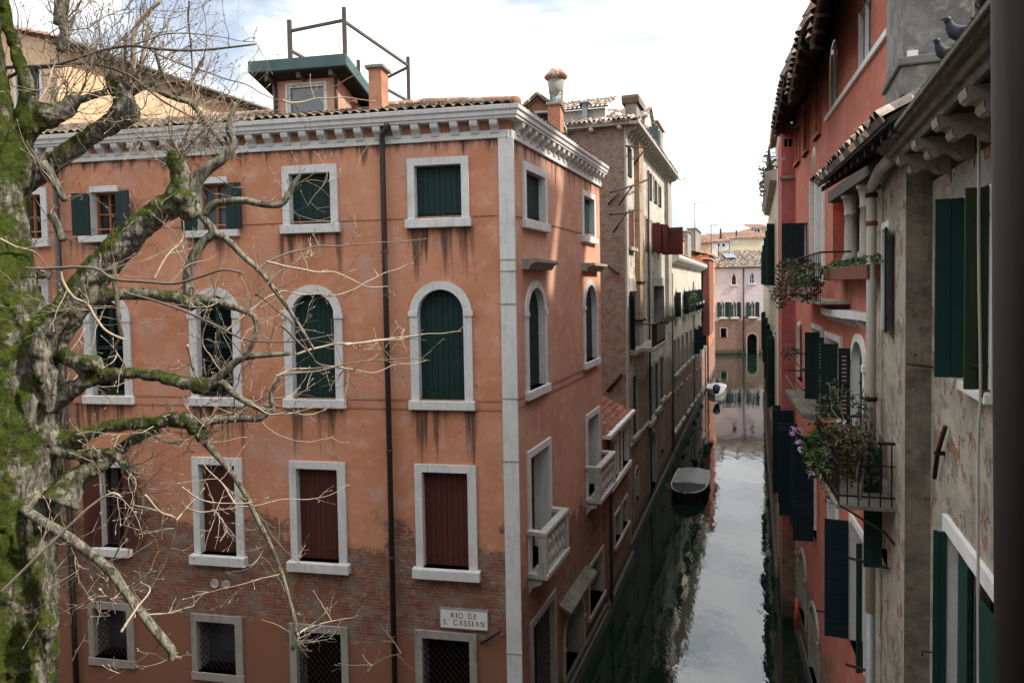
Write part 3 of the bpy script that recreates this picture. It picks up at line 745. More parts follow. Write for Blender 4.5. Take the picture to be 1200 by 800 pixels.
M['w_chgrey']=wallmat('sooty_grey_render',(.20,.185,.165),(.28,.26,.23),(.12,.10,.085),grime_amt=.8,algae=False,patch=(.34,.16,.09),patch_amt=.02)
chimney(CF,432,447,76,130,'square terracotta chimney stack right of the copper-roofed dormer',M['w_chim'],M['stone_dark'],depth=.45)
vf=CF;u0,u1,zb_,zt_=vf.rc(411.5,118,418.5,131)
MB(vf).lathe(((u0+u1)/2,0,zb_-.3),[(.055,0),(.055,.30+zt_-zb_-.09),(.085,.30+zt_-zb_-.08),(.085,.30+zt_-zb_),(.0,.33+zt_-zb_)],12).build('vent_pot',M['terra'],label='small round terracotta vent pot at the foot of the square chimney',cat='vent')
# drainpipes of the front
def pipeh(F,pts,r,mat,lab,cat='drainpipe',name='drainpipe',brk=()):
    m=MB(F);m.tube(pts,r,12)
    t=root(name,F.P(pts[-1][0],0,min(p[2] for p in pts)),lab,cat)
    m.build('pipe',mat,t)
    for z in brk: MB(F).lathe((pts[-1][0],pts[-1][1],z),[(r+.012,0),(r+.016,.01),(r+.016,.05),(r+.012,.06)],12).build('collar',mat,t)
    return t
ua=FF.h(457,450)[0];zt=zf0+.1
pipeh(FF,[(ua-.16,.24,zt+.30),(ua-.16,.24,zt+.24),(ua-.12,.22,zt+.17),(ua-.02,.18,zt+.08),(ua,.13,zt-.04),(ua,.13,zt-.3),(ua,.13,.9)],.062,M['pipe'],'long dark downpipe between the third and fourth window columns of the terracotta front',brk=(3.2,5.0,7.4,9.6,11.8))
ua2=FF.h(80,450)[0]
pipeh(FF,[(ua2,.13,zt),(ua2,.13,6),(ua2,.13,.9)],.065,M['pipe'],'dark downpipe behind the mossy tree, far left of the terracotta front',brk=(4.2,7.0,10.))
# vents, sign, rod
for i,(x,y) in enumerate(((252.2,683),(265.5,684.2))):
    u,z=FF.h(x,y);b=MB(FF)
    n=20;b.add([(u+r_*math.cos(2*math.pi*k/n),v_,z+r_*math.sin(2*math.pi*k/n)) for r_,v_ in ((.105,0),(.105,.035),(.075,.035),(.07,.012)) for k in range(n)],[(j*n+k,j*n+(k+1)%n,(j+1)*n+(k+1)%n,(j+1)*n+k) for j in range(3) for k in range(n)]+[tuple(3*n+k for k in range(n))])
    b.build('wall_vent',M['cream'] if 'cream' in M else M['pvc'],label='round cream wall vent, '+('left' if i==0 else 'right')+' one of the pair above the lattice window',cat='vent',group='pair of round wall vents')
u0,u1,z0,z1=FF.rc(516.5,713,572,735)
sg=root('street_sign',FF.P((u0+u1)/2,.03,z0),'white enamel name plate reading RIO DE S. CASSIAN on the brick near the house corner','street sign')
MB(FF).box(u0,u1,.01,.045,z0,z1).build('plate',M['white'],sg,bevel=.004)
MB(FF).ring([(u0-.012,z0-.012),(u0-.012,z1+.012),(u1+.012,z1+.012),(u1+.012,z0-.012)],[(u0+.008,z0+.008),(u0+.008,z1-.008),(u1-.008,z1-.008),(u1-.008,z0+.008)],.0,.052).build('rim',M['zinc'],sg)
fnt=None
for p_ in ('/usr/share/fonts',):pass
def lettering(txt,F,u,z,size,par,mat,v=.048,name='lettering',shear=0,sx=1,bold=.004):
    c=bpy.data.curves.new(name,'FONT');c.body=txt;c.size=size;c.align_x='CENTER';c.align_y='CENTER';c.extrude=.0015;c.offset=bold;c.space_character=1.25
    t_=bpy.data.objects.new(name+'_tmp',c);col.objects.link(t_)
    dg=bpy.context.evaluated_depsgraph_get();me=bpy.data.meshes.new_from_object(t_.evaluated_get(dg));bpy.data.objects.remove(t_)
    o=bpy.data.objects.new(name,me);col.objects.link(o);me.materials.clear();me.materials.append(mat)
    # text x axis must read left to right for somebody facing the wall
    right=Vector((*F.d,0));out=Vector((*F.o,0))
    up=Vector((0,0,1))
    if right.cross(up).dot(out)<0: right=-right
    # right x up = out-facing? for a reader looking against out, right = up x out
    right=up.cross(out)
    P=F.P(u,v,z)-LOC[par.name]
    # serif strokes are given by little feet on the letters
    for vtx in me.vertices:
        q_=vtx.co.copy();vtx.co=P+right*(q_.x*sx)+up*q_.y+out*q_.z
    o.parent=par;return o
hh=z1-z0;M['ink']=simple('black_sign_paint',(.01,.01,.012),None,5,.5,0)
def arcpts(cx,cz,rx,rz,a0,a1,n=14): return [(cx+rx*math.cos(R(a0+(a1-a0)*i/n)),cz+rz*math.sin(R(a0+(a1-a0)*i/n))) for i in range(n+1)]
GL={ # strokes on a unit-high letter: (points, thickness)
'I':(.34,[([(.17,0),(.17,1)],.13),([(.04,.02),(.30,.02)],.05),([(.04,.98),(.30,.98)],.05)]),
'R':(.78,[([(.17,0),(.17,1)],.13),([(.04,.02),(.30,.02)],.05),([(.04,.98),(.20,.98)],.05),([(.17,.97)]+arcpts(.38,.74,.22,.23,90,-90)+[(.17,.51)],.08),([(.36,.51),(.70,.02)],.12),([(.60,.02),(.78,.02)],.05)]),
'O':(.92,[(arcpts(.46,.5,.38,.49,0,360,26),.10)]),
'D':(.86,[([(.17,0),(.17,1)],.13),([(.04,.02),(.2,.02)],.05),([(.04,.98),(.2,.98)],.05),([(.17,.97)]+arcpts(.38,.5,.38,.47,90,-90)+[(.17,.03)],.08)]),
'E':(.68,[([(.17,0),(.17,1)],.13),([(.04,.03),(.62,.03)],.06),([(.04,.97),(.60,.97)],.06),([(.17,.52),(.48,.52)],.06),([(.60,.0),(.62,.2)],.05),([(.58,1),(.60,.8)],.05),([(.48,.42),(.48,.62)],.05)]),
'S':(.60,[(arcpts(.30,.74,.20,.23,20,270)+arcpts(.30,.26,.22,.25,90,-160),.10),([(.50,.98),(.50,.78)],.04),([(.08,.02),(.08,.24)],.04)]),
'.':(.22,[([(.09,.0),(.09,.13)],.13)]),
'C':(.84,[(arcpts(.48,.5,.38,.49,45,315,20),.10),([(.76,.98),(.76,.72)],.04),([(.76,.02),(.76,.26)],.04)]),
'A':(.86,[([(.12,0),(.42,1)],.06),([(.44,1),(.74,0)],.13),([(.22,.34),(.64,.34)],.05),([(.02,.02),(.24,.02)],.05),([(.62,.02),(.86,.02)],.05)]),
'N':(.88,[([(.16,0),(.16,1)],.06),([(.16,.98),(.72,.04)],.13),([(.72,0),(.72,1)],.06),([(.03,.98),(.2,.98)],.05),([(.05,.02),(.28,.02)],.05),([(.60,.98),(.85,.98)],.05)]),
' ':(.55,[])}
def signtext(txt,F,uc,z0_,hgt,par,mat,gap=.20):
    W=sum(GL[c][0]+gap for c in txt)-gap;x=-W/2
    for ch in txt:
        w,st=GL[ch];m=MB(F);k=0
        for pts,th in st:
            for (xa,za),(xb,zb_) in zip(pts[:-1],pts[1:]):
                dx,dz=xb-xa,zb_-za;L=math.hypot(dx,dz) or 1;nx_,nz_=-dz/L*th/2,dx/L*th/2;ex,ez=dx/L*.012,dz/L*.012
                nx_*=1.35;nz_*=1.35;q_=[(xa-ex+nx_,za-ez+nz_),(xb+ex+nx_,zb_+ez+nz_),(xb+ex-nx_,zb_+ez-nz_),(xa-ex-nx_,za-ez-nz_)]
                k+=1;v_=.0462+.00002*k
                m.add([(uc-(x+a)*hgt,v_,z0_+b*hgt) for a,b in q_],[(0,1,2,3)])
        if st: m.build('letter',mat,par)
        x+=w+gap
hl=hh*.275
signtext('RIO DE',FF,(u0+u1)/2,z1-hh*.455,hl,sg,M['ink']);signtext('S. CASSIAN',FF,(u0+u1)/2,z0+hh*.16,hl,sg,M['ink'])
a=FF.h(564,752);b_=FF.h(588,736)
MB(FF).tube([(a[0],.06,a[1]),(b_[0],.12,b_[1])],.03,8).build('iron_stay',M['iron'],label='slanting rusty iron stay under the white name plate',cat='iron bar')
# ================================================================== ground and water
wl=MB().add([(-60,-60,0),(160,-60,0),(160,260,0),(-60,260,0)],[(0,1,2,3)]).build('canal_water',M['water'],loc=(0,0,0),kind='structure')
MB().add([(-200,-200,-1.5),(500,-200,-1.5),(500,900,-1.5),(-200,900,-1.5)],[(0,1,2,3)]).build('canal_bed',M['dark'],loc=(0,0,-1.5),kind='structure')
M['paving']=wallmat('campo_paving',(.12,.115,.105),(.10,.095,.09),(.15,.145,.13),algae=False)
c0=FF.P(.0,0,0);c1=FF.P(16.5,0,0)
pv=[(c0.x-.02,c0.y-.02),(c1.x,c1.y),(-22,16),(-22,-14),(-6,-14),(-2.6,2)]
MB().hprism(pv,-1.4,.9).build('campo_paving',M['paving'],kind='structure')
M['w_white']=wallmat('grimy_white_plaster',(.50,.46,.395),(.38,.345,.29),(.56,.53,.47),grime=(.09,.07,.055),grime_amt=.95,brick=1,bz=(0,4.6,9),base=(6.6,(.20,.16,.125)),patch=(.26,.20,.15),patch_amt=.05,bcols=((.24,.10,.06),(.17,.09,.06),(.20,.17,.14)))
M['w_white3']=wallmat('streaky_cream_plaster',(.52,.485,.41),(.44,.40,.34),(.58,.55,.48),grime=(.10,.08,.06),grime_amt=.9,brick=1,bz=(0,4.0,8),base=(6.2,(.21,.17,.13)),bcols=((.24,.10,.06),(.17,.09,.06),(.20,.17,.14)),streak=.9)
M['w_brick']=wallmat('old_brick_wall',(.27,.22,.18),(.24,.19,.155),(.32,.27,.225),brick=.97,grime_amt=.6,bcols=((.235,.175,.13),(.15,.115,.09),(.30,.265,.225)),algae=True)
M['w_annex']=wallmat('red_annex_plaster',(.20,.068,.045),(.16,.06,.04),(.24,.10,.07),brick=1,bz=(0,3.6,5),grime_amt=.4)
M['w_peach']=wallmat('peach_plaster',(.62,.41,.25),(.56,.34,.20),(.68,.49,.34),grime_amt=.25,algae=False,patch=(.30,.16,.11),patch_amt=-.02)
# ---- peach house behind on the left
L0=root('peach_house',(-15,27,0),'pale peach house with a dark shuttered window and long tiled eave, behind the tree crown','house')
X0=-15.6;FP=HF((X0,24),21.1,1)
ze=FP.h(200,95)[1]
ue=FP.h(330,140)[0]
u0=-2.9
o=FP.rc(43,86,60,122)
ua_,za_=FP.h(62,60)
us_=FP.h(68,100)[0]
MB(FP).add([(us_,0,8),(us_,0,ze),(ue+6,0,ze),(ue+6,0,8)],[(0,1,2,3)]).build('wall',M['w_peach'],L0)
# front wall facing the camera at its near corner
FPf=Frame(FP.P(us_,0,0).xy,-FP.o,-FP.d)
wz=FPf.rc(28,80,56,125)
HOLES['l0']=[]
window(FPf,L0,(wz[0]+.35,wz[1]+.35,wz[2],wz[3]),kind='closed',mat=M['bluegreen'],fr=(.12,.12,.12),sill=(.05,.15,.05),key='l0')
wall(FPf,'wall',[(0,8),(0,ze),(7,ze+2.2),(7,8)],M['w_peach'],L0,'l0')
Pe=FP.P(us_-.3,.55,ze+.02);A=Vector((*FP.d,0));inn=-Vector((*FP.o,0))
tiles('roof_tiles',L0,Pe,A,inn*math.cos(R(16))+Vector((0,0,math.sin(R(16)))),ue+6-us_,5,M['tile'],pitch=.24)
MB(FP).box(us_-.3,ue+6,0,.5,ze-.12,ze-.02).build('soffit',M['oldwood'],L0)
MB(FP).tube([(us_-.3,.62,ze+.0),(ue+6,.62,ze-.0)],.085,10).build('gutter',M['zinc'],L0)
# ---- annex
FA=FL.off(.28)
AX=root('annex',FL.P(-12,0,0),'low red annex with lean-to tiled roof squeezed between terracotta house and tall brick house','house')
ua=FA.h(709,514)[0];ub=FA.h(738,484)[0];zA=FA.h(722,500)[1]
o=FA.rc(715,515,723,562);window(FA,AX,o,kind='closed',mat=M['maroon'],fr=(.1,.13,.1),key='ax')
o2=FA.rc(728,500,735,548);window(FA,AX,(o2[0],o2[1],o[2],o[3]),kind='closed',mat=M['maroon'],fr=(.13,.1,.1),key='ax')
MB(FA).box(o[0]-.3,o2[1]+.3,-.02,.14,o[2]-.2,o[2]-.02).build('sill',M['stone'],AX,bevel=.01)
o3=FA.rc(720,600,726,632);window(FA,AX,o3,kind='dark',fr=(.1,.1,.1),key='ax',frame_mat=M['stone_old']);
o4=FA.rc(728.5,588,734.5,620);window(FA,AX,(o4[0],o4[1],o3[2],o3[3]),kind='dark',fr=(.1,.1,.1),key='ax',frame_mat=M['stone_old'])
MB(FA).box(o3[0]-.25,o4[1]+.25,-.02,.12,o3[2]-.16,o3[2]-.02).build('sill',M['stone_old'],AX,bevel=.01)
wall(FA,'canal_wall',[(ua,0),(ua,zA),(ub,zA),(ub,0)],M['w_annex'],AX,'ax')
MB(FA).add([(ua,0,0),(ua,0,zA),(ua,-5,zA+2),(ua,-5,0)],[(0,1,2,3)]).build('end_wall',M['w_annex'],AX)
MB(FA).box(ua-.1,ub+.1,-.1,.22,zA-.02,zA+.13).build('gutter',M['stone'],AX,bevel=.02)
Aa=Vector((*FA.d,0));In=-Vector((*FA.o,0))
tiles('roof_tiles',AX,FA.P(ua-.1,.05,zA+.12),Aa,In*math.cos(R(24))+Vector((0,0,math.sin(R(24)))),ub-ua+.1,4.6,M['tile_red'],pitch=.2,amp=.022,course=.24)
MB(FA).box(ua-.1,ub+.1,.0,.12,-.5,.4).build('plinth',M['slime'],AX)
uP=FA.h(712,560)[0]
pipeh(FA,[(uP,.10,zA-.05),(uP,.10,3),(uP,.10,.3)],.055,M['pipe'],'thin dark downpipe at the near corner of the low red annex',brk=(2,4))
# ---- L2 tall brick and white house
ub2=FL.h(733,300)[0];ue2=FL.h(784,250)[0]
L2=root('brick_and_white_house',FL.P(ub2+5,-3,0),'tall old house with bare brick flank, grimy white canal front and maroon shutters','house')
zE=FL.h(733,149)[1]
FSd=Frame(FL.P(ub2,0,0).xy,-FL.o,-FL.d)       # brick flank, u runs away from the canal
wall(FSd,'brick_flank',[(0,0),(0,zE),(9,zE-.15),(9,0)],M['w_brick'],L2)
MR=M['maroon'];GB=M['bluegreen']
def w2(p,**k):
    z=None
    o=FL.rc(*p);k.setdefault('fr',(.12,.12,.12));k.setdefault('frame_mat',M['stone_old']);k.setdefault('reveal',.22);return window(FL,L2,o,key='l2',**k)
w2((734,173,739,206),kind='dark');w2((760,204,763,234),kind='dark');w2((766,212,769,238),kind='closed',mat=MR);w2((771.3,219,774,242),kind='dark')
w2((735.5,247,741.5,290),kind='closed',mat=MR,reveal=.03,sill=(.1,.15,.15));w2((756,257,759.5,294),kind='closed',mat=MR,reveal=.05)
w2((763,262,766,296),kind='closed',mat=MR,reveal=.05,shut=[('r',70,MR,0,0,.5),('l',95,MR,0,0,.4)]);w2((769.5,264,772.5,297),kind='closed',mat=MR,reveal=.05,shut=[('l',80,MR,0,0,.5),('r',75,MR,0,0,.5)])
w2((737,341,745,408),kind='closed',mat=GB,fr=(.12,.12,.55),shut=[('l',150,GB,0,0,.5)],sill=(.1,.2,.25))
w2((758.5,338,761,375),kind='closed',mat=GB,fr=(.1,.1,.4))
w2((765.5,335,777.5,402),kind='dark',fr=(.15,.15,.45),label='tall dark balcony opening')
for p in ((740.5,440,746,508),(759,430,764,492),(767,425,771,478),(773,418,777,466)): w2(p,kind='closed',mat=M['darkwood'],reveal=.08,fr=(.16,.16,.2),frame_mat=M['stone_old'],sill=(.1,.2,.15))
w2((744,548,747.5,585),kind='dark',rise=.3,frame_mat=M['stone_old']);w2((761,505,768,572),kind='dark',rise=.9,frame_mat=M['stone_old']);w2((773.5,480,777,530),kind='dark',frame_mat=M['stone_old'])
wall(FL,'canal_wall',[(ub2,0),(ub2,zE),(ue2,zE-.1),(ue2,0)],M['w_white'],L2,'l2')
MB(FL).box(ub2,ue2,0,.12,-.5,.3).build('plinth',M['slime'],L2,bevel=.02)
zz=FL.h(760,490)[1]-.2
MB(FL).box(ub2+.2,ue2,0,.10,zz,zz+.12).build('ledge',M['stone_old'],L2,bevel=.01)
MB(FL).box(ub2-.02,ub2+.35,-.02,.07,0,zE).build('corner_quoin',M['stone_old'],L2,bevel=.01)
uq=FL.h(781,260)[0];MB(FL).box(uq-.9,uq+.75,-.1,.22,FL.h(780,374)[1],zE-.5).build('stone_pier',M['stone_old'],L2,bevel=.01)
# flue on the front, carried up as a chimney
f0=FL.h(744,300,0)[0]
FVV=next(v/100 for v in range(5,200) if FL.h(750,300,v/100)[0]<=f0+.0 or v==199)
print('flue v',FVV);f1=FL.h(755,300,FVV)[0]
M['w_rust']=wallmat('rust_stained_flue',(.30,.25,.19),(.34,.24,.14),(.40,.20,.09),grime=(.22,.08,.03),grime_amt=.9,algae=False,patch=(.30,.11,.05),patch_amt=.06)
fl_=MB(FL).box(f0,f1,-.1,FVV,FL.h(750,376)[1],zE+.2).build('flue',M['w_rust'],L2,bevel=.01)
MB(FL).prism([(f0,FL.h(750,376)[1]),(f1,FL.h(750,376)[1]),(f1-.1,FL.h(750,376)[1]-1.2),(f0+.1,FL.h(750,376)[1]-1.2)],-.1,FVV*.7).build('flue_corbel',M['stone_old'],L2)
for q_ in (331,374): MB(FL).box(f0-.05,f1+.05,-.1,FVV+.05,FL.h(750,q_)[1]-.05,FL.h(750,q_)[1]+.05).build('flue_band',M['iron'],L2)
zcap=FL.h(752,163,.45)[1]
u_,z_=FL.h(742,145,-.2)
chm=root('chimney',FL.P((f0+f1)/2-1.2,-.9,zE),'broad sooty chimney with overhanging brick cap at the canal edge of the brick house','chimney')
a0=FL.h(746,140,-.05)[0];a1=max(a0+.7,FL.h(752,140,-.05)[0]);zt=FL.h(746,112,-.05)[1]
vl=next(-v/100 for v in range(10,400) if FL.h(733,140,-v/100)[0]>=a0 or v==399);print('chimney v',vl,a0,a1)
MB(FL).box(a0,a1,vl,-.05,zE-.3,zt-.35).build('stack',M['w_chgrey'],chm)
MB(FL).prism([(a0-.05,zt-.35),(a0-.2,zt-.12),(a0-.2,zt),(a1+.2,zt),(a1+.2,zt-.12),(a1+.05,zt-.35)],vl-.12,.08).build('cap',M['w_brick'],chm,bevel=.02)
# eaves cornice of brackets
MB(FL).uprism([(0,zE),(0,zE+.12),(.55,zE+.12),(.6,zE+.2),(.62,zE+.02),(.5,zE-.02)],ub2-.2,ue2+.1).build('cornice',M['stone_old'],L2)
n=22;b0=None
for i in range(n):
    u=ub2+.2+i*(ue2-ub2-.3)/(n-1)
    if b0 is None: b0=MB(FL).uprism([(0,zE-.38),(.12,zE-.34),(.2,zE-.2),(.42,zE-.14),(.48,zE),(0,zE)],u-.10,u+.10).build('bracket',M['stone_old'],L2);uf=u
    else:
        d_=FL.d*(u-uf);c=dup(b0);c.parent=L2;c.location=(d_.x,d_.y,0)
MB(FSd).box(-.3,9,0,.28,zE-.02,zE+.14).build('cornice',M['stone_old'],L2,bevel=.02)
for u in (.15,1.3,2.4,3.6,5,6.5): MB(FSd).tube([(u,-.1,zE-.12),(u,.34,zE-.12)],.09,10).build('beam_end',M['stone_old'],L2)
Af2=Vector((*FL.d,0));In2=-Vector((*FL.o,0))
tiles('roof_tiles',L2,FSd.P(-.35,.36,zE+.15),In2,Vector((*FL.d,0))*math.cos(R(20))+Vector((0,0,math.sin(R(20)))),8,1.2,M['tile_old'],pitch=.2,amp=.05)
tiles('roof_tiles',L2,FL.P(ub2-.2,.6,zE+.2),Af2,In2*math.cos(R(20))+Vector((0,0,math.sin(R(20)))),ue2-ub2,4,M['tile_old'],pitch=.22,amp=.05,clip=.94)
# attic storey set back behind the flank eave
at=FSd.off(-1.1);z1=at.h(690,140)[1];z2=at.h(690,128)[1]
MB(at).box(1.0,8.5,-5,0,zE,z2).build('attic_wall',M['w_white3'],L2)
tiles('roof_tiles',L2,at.P(.8,.3,z2),In2,Vector((*FL.d,0))*math.cos(R(22))+Vector((0,0,math.sin(R(22)))),7.8,2.4,M['tile_old'],pitch=.2,amp=.05)
# iron perches on the flank corner
for (pts,lab) in (([(737,171),(757,173)],'upper iron clothes-line arm between white front and rusty flue'),([(719,225),(741,218),(758,211)],'long rusty iron arm reaching from brick flank to the flue'),([(719,251),(735,249),(748,245)],'lowest rusty iron arm on the brick flank beside the maroon shutters')):
    mm=MB();pp=[]
    for i,(x,y) in enumerate(pts):
        u,z=FL.h(x,y,.5);pp.append(FL.P(u,.5+ (0 if i else -.1),z))
    mm.tube(pp,.04,6)
    mid=pp[len(pp)//2];mm.tube([mid,mid+Vector((-.55,-.1,-.75))],.035,6)
    mm.build('iron_bracket',M['iron'],label=lab,cat='iron arm')
p=FSd.h(713,240);q_=FSd.h(726,226);
MB(FSd).tube([(p[0],.08,p[1]),(q_[0],.08,q_[1])],.04,6).build('wall_anchor',M['iron'],label='short slanting iron wall anchor high on the brick flank',cat='wall anchor')
p=FSd.h(713,312);q_=FSd.h(726,321);MB(FSd).tube([(p[0],.08,p[1]),(q_[0],.08,q_[1])],.05,6).build('wall_anchor',M['iron'],label='short iron wall anchor halfway down the brick flank, tilting down to the right',cat='wall anchor')
p=FSd.h(712,458);q_=FSd.h(729,438);MB(FSd).tube([(p[0],.08,p[1]),(q_[0],.08,q_[1])],.07,6).build('wall_anchor',M['iron'],label='thick iron wall anchor just above the annex roof, rising to the right',cat='wall anchor')
# gabled dormer on the canal side
g0=FL.h(757,150,-.3)[0];g1=g0+3.2;gz=zE
GD=root('gabled_dormer',FL.P(g0+1.5,-1,zE),'tall white gabled dormer with open blue-grey shutters, behind the broad sooty chimney','dormer')
FG=FL.off(-.35);zg=FL.h(760,125,-.3)[1]
HOLES['gd']=[]
window(FG,GD,(g0+.9,g0+1.9,zE+.4,zE+1.9),kind='dark',fr=(.08,.08,.08),key='gd',shut=[('l',95,M['teal'],0,0,.5),('r',120,M['teal'],0,0,.5)])
wall(FG,'front_wall',[(g0,zE),(g0,zE+2.2),(g0+1.4,zg),(g0+2.8,zE+2.2),(g0+2.8,zE)],M['w_white3'],GD,'gd')
mm=MB(FG)
for u in (g0,g0+2.8): mm.add([(u,0,zE),(u,0,zE+2.2),(u,-4,zE+2.2),(u,-4,zE)],[(0,1,2,3)])
mm.build('side_wall',M['w_white3'],GD)
for sg in (-1,1):
    e=g0+1.4+sg*1.6;MB(FG).prism([(g0+1.4,zg+.05),(e,zE+2.1),(e,zE+2.2),(g0+1.4,zg+.18)],-4,.15).build('roof_slope',M['tile_old'],GD)
c=chimney(FL.off(-.2),769.5,777,148,195,'slim grey chimney with small cap beyond the white gabled dormer',M['w_chgrey'],M['w_chim'],depth=.7,cap=.12)
c=chimney(FSd.off(-.8),682,688,119,146,'thin metal flue with a flat cowl on the brick house roof',M['zinc'],M['zinc'],depth=.25,cap=.12)
# dormer with green shutters and chimneys between the houses
FQ=FF.off(-7)
o=FQ.rc(611,112,652,150);zb=o[2]
QD=root('small_dormer',FQ.P((o[0]+o[1])/2,-.5,zb),'small gabled roof dormer with green shutters beside the orange stub chimney where the gull sits','dormer')
HOLES['qd']=[];zt=o[3];um=(o[0]+o[1])/2
window(FQ,QD,(um-.35,um+.35,zb-.2,zt-.55),kind='closed',mat=M['green2'],fr=(.06,.06,.06),key='qd')
wall(FQ,'front_wall',[(o[0]+.12,zb-1.5),(o[0]+.12,zt-.5),(um,zt-.1),(o[1]-.12,zt-.5),(o[1]-.12,zb-1.5)],M['w_chim'],QD,'qd')
for sg in (-1,1):
    e=um+sg*(o[1]-o[0])*.52;MB(FQ).prism([(um,zt-.06),(e,zt-.52),(e,zt-.40),(um,zt+.06)],-3,.3).build('roof_slope',M['tile_old'],QD)
FK=FF.off(-6.2)
kc=chimney(FK,642,656.5,120,160,'orange square stub chimney right of the small gabled dormer, gull on top',M['w_chim'],M['stone_dark'],depth=.9,cap=.05,extra=1.5)
u0,u1,zb_,zt_=FK.off(-1.2).rc(642,82,662,160);rr=(u1-u0)/2*.78;um=(u0+u1)/2;fk=FK.off(-1.2)
rc_=root('round_chimney',fk.P(um,0,zb_-1.5),'tall round pale chimney with a crown of roof tiles, behind the gull','chimney')
hh=zt_-zb_+1.5
MB(fk).lathe((um,0,zb_-1.5),[(rr,0),(rr,hh-.75),(rr*1.12,hh-.72),(rr*1.12,hh-.62),(rr*1.3,hh-.3)],20).build('shaft',M['w_chgrey'],rc_)
mm=MB(fk)
for k in range(14):
    a=2*math.pi*k/14;ca,sa=math.cos(a),math.sin(a)
    mm.tube([(um+ca*rr*.4,sa*rr*.4,zb_-1.5+hh-.02),(um+ca*rr*1.55,sa*rr*1.55,zb_-1.5+hh-.28)],.085,8)
mm.build('tile_crown',M['tile'],rc_)
# balcony with dark cloth
bo=FL.rc(766,372,786,404,.9);bu0=FL.h(766,372,.9)[0];bu1=bu0+4.5;bz0=FL.h(766,408,.9)[1]
BL=root('cloth_hung_balcony',FL.P(bu0+2,.4,bz0),'narrow stone balcony hung with dark cloth and greenery on the grimy white front','balcony')
MB(FL).box(bu0,bu1,.0,.9,bz0-.18,bz0).build('slab',M['stone_old'],BL,bevel=.02)
MB(FL).box(bu0+1.2,bu1-.3,.84,.87,bz0+.15,bz0+.98).build('dark_cloth',M['black'],BL)
br=MB(FL)
for i in range(40): br.tube([(bu0+i*(bu1-bu0)/39,.82,bz0),(bu0+i*(bu1-bu0)/39,.82,bz0+1)],.012,4,False)
br.build('railing_bars',M['iron'],BL)
MB(FL).tube([(bu0,0,bz0+1.02),(bu0,.86,bz0+1.02),(bu1,.86,bz0+1.02)],.035,6).build('rail',M['oldwood'],BL)
rnd=random.Random(3)
pm=MB()
for i in range(14): foliage(pm,FL.P(bu0+2.5+i*.3,.95,bz0+1.0),(.3,.22,.16),26,.06,rnd)
pm.build('balcony_plants',M['leafd'],kind='stuff',label='strip of green plants along the rail of the cloth-hung balcony',cat='plants')
for x,y0,y1,lab in ((757.5,200,560,'thin downpipe on the grimy white front right beside the rusty flue'),(786,320,545,'thin downpipe where the tall white front meets the cream house'),(811.5,330,490,'thin downpipe halfway along the cream house'),(825,330,465,'thin downpipe at the far end of the cream house')):
    u_=FL.h(x,y0)[0];pipeh(FL,[(u_,.09,FL.h(x,y0)[1]),(u_,.09,2.5),(u_,.09,.5)],.05,M['pipe'],lab)
# red leaf against the pier
lf=leaf(FL.sub(FL.h(776,280,.25)[0],.25,92,1),'hanging_shutter',None,1.1,FL.h(780,298,.5)[1],FL.h(780,266,.5)[1],MR);tag(lf,'rust-red shutter standing straight out from the stone pier of the white front','shutter')
# ---- L3 lower cream house
ue3=FL.h(828,330)[0];z3=FL.h(800,308)[1]
L3=root('cream_house',FL.P(ue2+8,-2,0),'lower cream house with streaky plaster and pale stone eave, beyond the tall white front','house')
def w3(p,**k):
    o=FL.rc(*p);k.setdefault('fr',(.12,.12,.14));k.setdefault('frame_mat',M['stone_old']);k.setdefault('reveal',.2);k.setdefault('kind','closed');k.setdefault('mat',GB if p[1]<400 else M['brown']);return window(FL,L3,o,key='l3',**k)
for x0,x1 in ((790,793.4),(800,803.2),(806.2,808),(810,811.6),(813.5,815),(817.6,819)):
    t_=336+(x0-790)*-.02;w3((x0,338.5-(x0-790)*.08,x1,371-(x0-790)*.33),rise=.55,pointed=True,sill=(.1,.2,.25),shut=[('l',120,GB,0,0,.45)],frame_mat=M['stone_old'])
for x0,x1 in ((788.8,791.8),(793.6,796),(798.4,801),(803.5,806),(808.3,810.3),(813,815.4),(818,820),(822.5,824)):
    w3((x0,398-(x0-790)*.6,x1,436-(x0-790)*.98),sill=(.1,.2,.2),frame_mat=M['stone_old'],shut=[('l',100,GB,0,0,.4)] if x0>810 else None)
for x0,x1 in ((788,790.6),(792.6,795),(797.4,799.6),(803.5,805.6),(808,809.6),(812,813.6),(816,817.6),(820,821.4)):
    w3((x0,458-(x0-790)*.95,x1,500-(x0-790)*1.45),kind='dark',sill=(.1,.2,.2),frame_mat=M['stone_old'])
wall(FL,'canal_wall',[(ue2,0),(ue2,z3),(ue3,z3),(ue3,0)],M['w_white3'],L3,'l3')
MB(FL).box(ue2,ue3,0,.12,-.5,.3).build('plinth',M['slime'],L3)
MB(FL).uprism([(0,z3-.3),(.2,z3-.25),(.5,z3-.05),(.6,z3+.1),(.6,z3+.25),(0,z3+.25)],ue2,ue3+.2).build('cornice',M['stone'],L3)
zz=FL.h(820,354)[1];MB(FL).box(FL.h(812,357)[0],ue3,0,.35,zz-.1,zz+.1).build('balcony_ledge',M['stone'],L3)
MB(FL).box(ue2,ue2+.3,-8,0,0,z3).box(ue3-.1,ue3,-8,0,0,z3).build('end_wall',M['w_white3'],L3)
tiles('roof_tiles',L3,FL.P(ue2,.6,z3+.26),Af2,In2*math.cos(R(16))+Vector((0,0,math.sin(R(16)))),ue3-ue2,5,M['tile'],pitch=.3,amp=.06)
pm=MB()
for i in range(10): foliage(pm,FL.P(FL.h(808,352,.5)[0]+i*.45,.5,zz+.5+rnd.uniform(-.4,.5)),(.4,.3,.35),36,.09,rnd,.3)
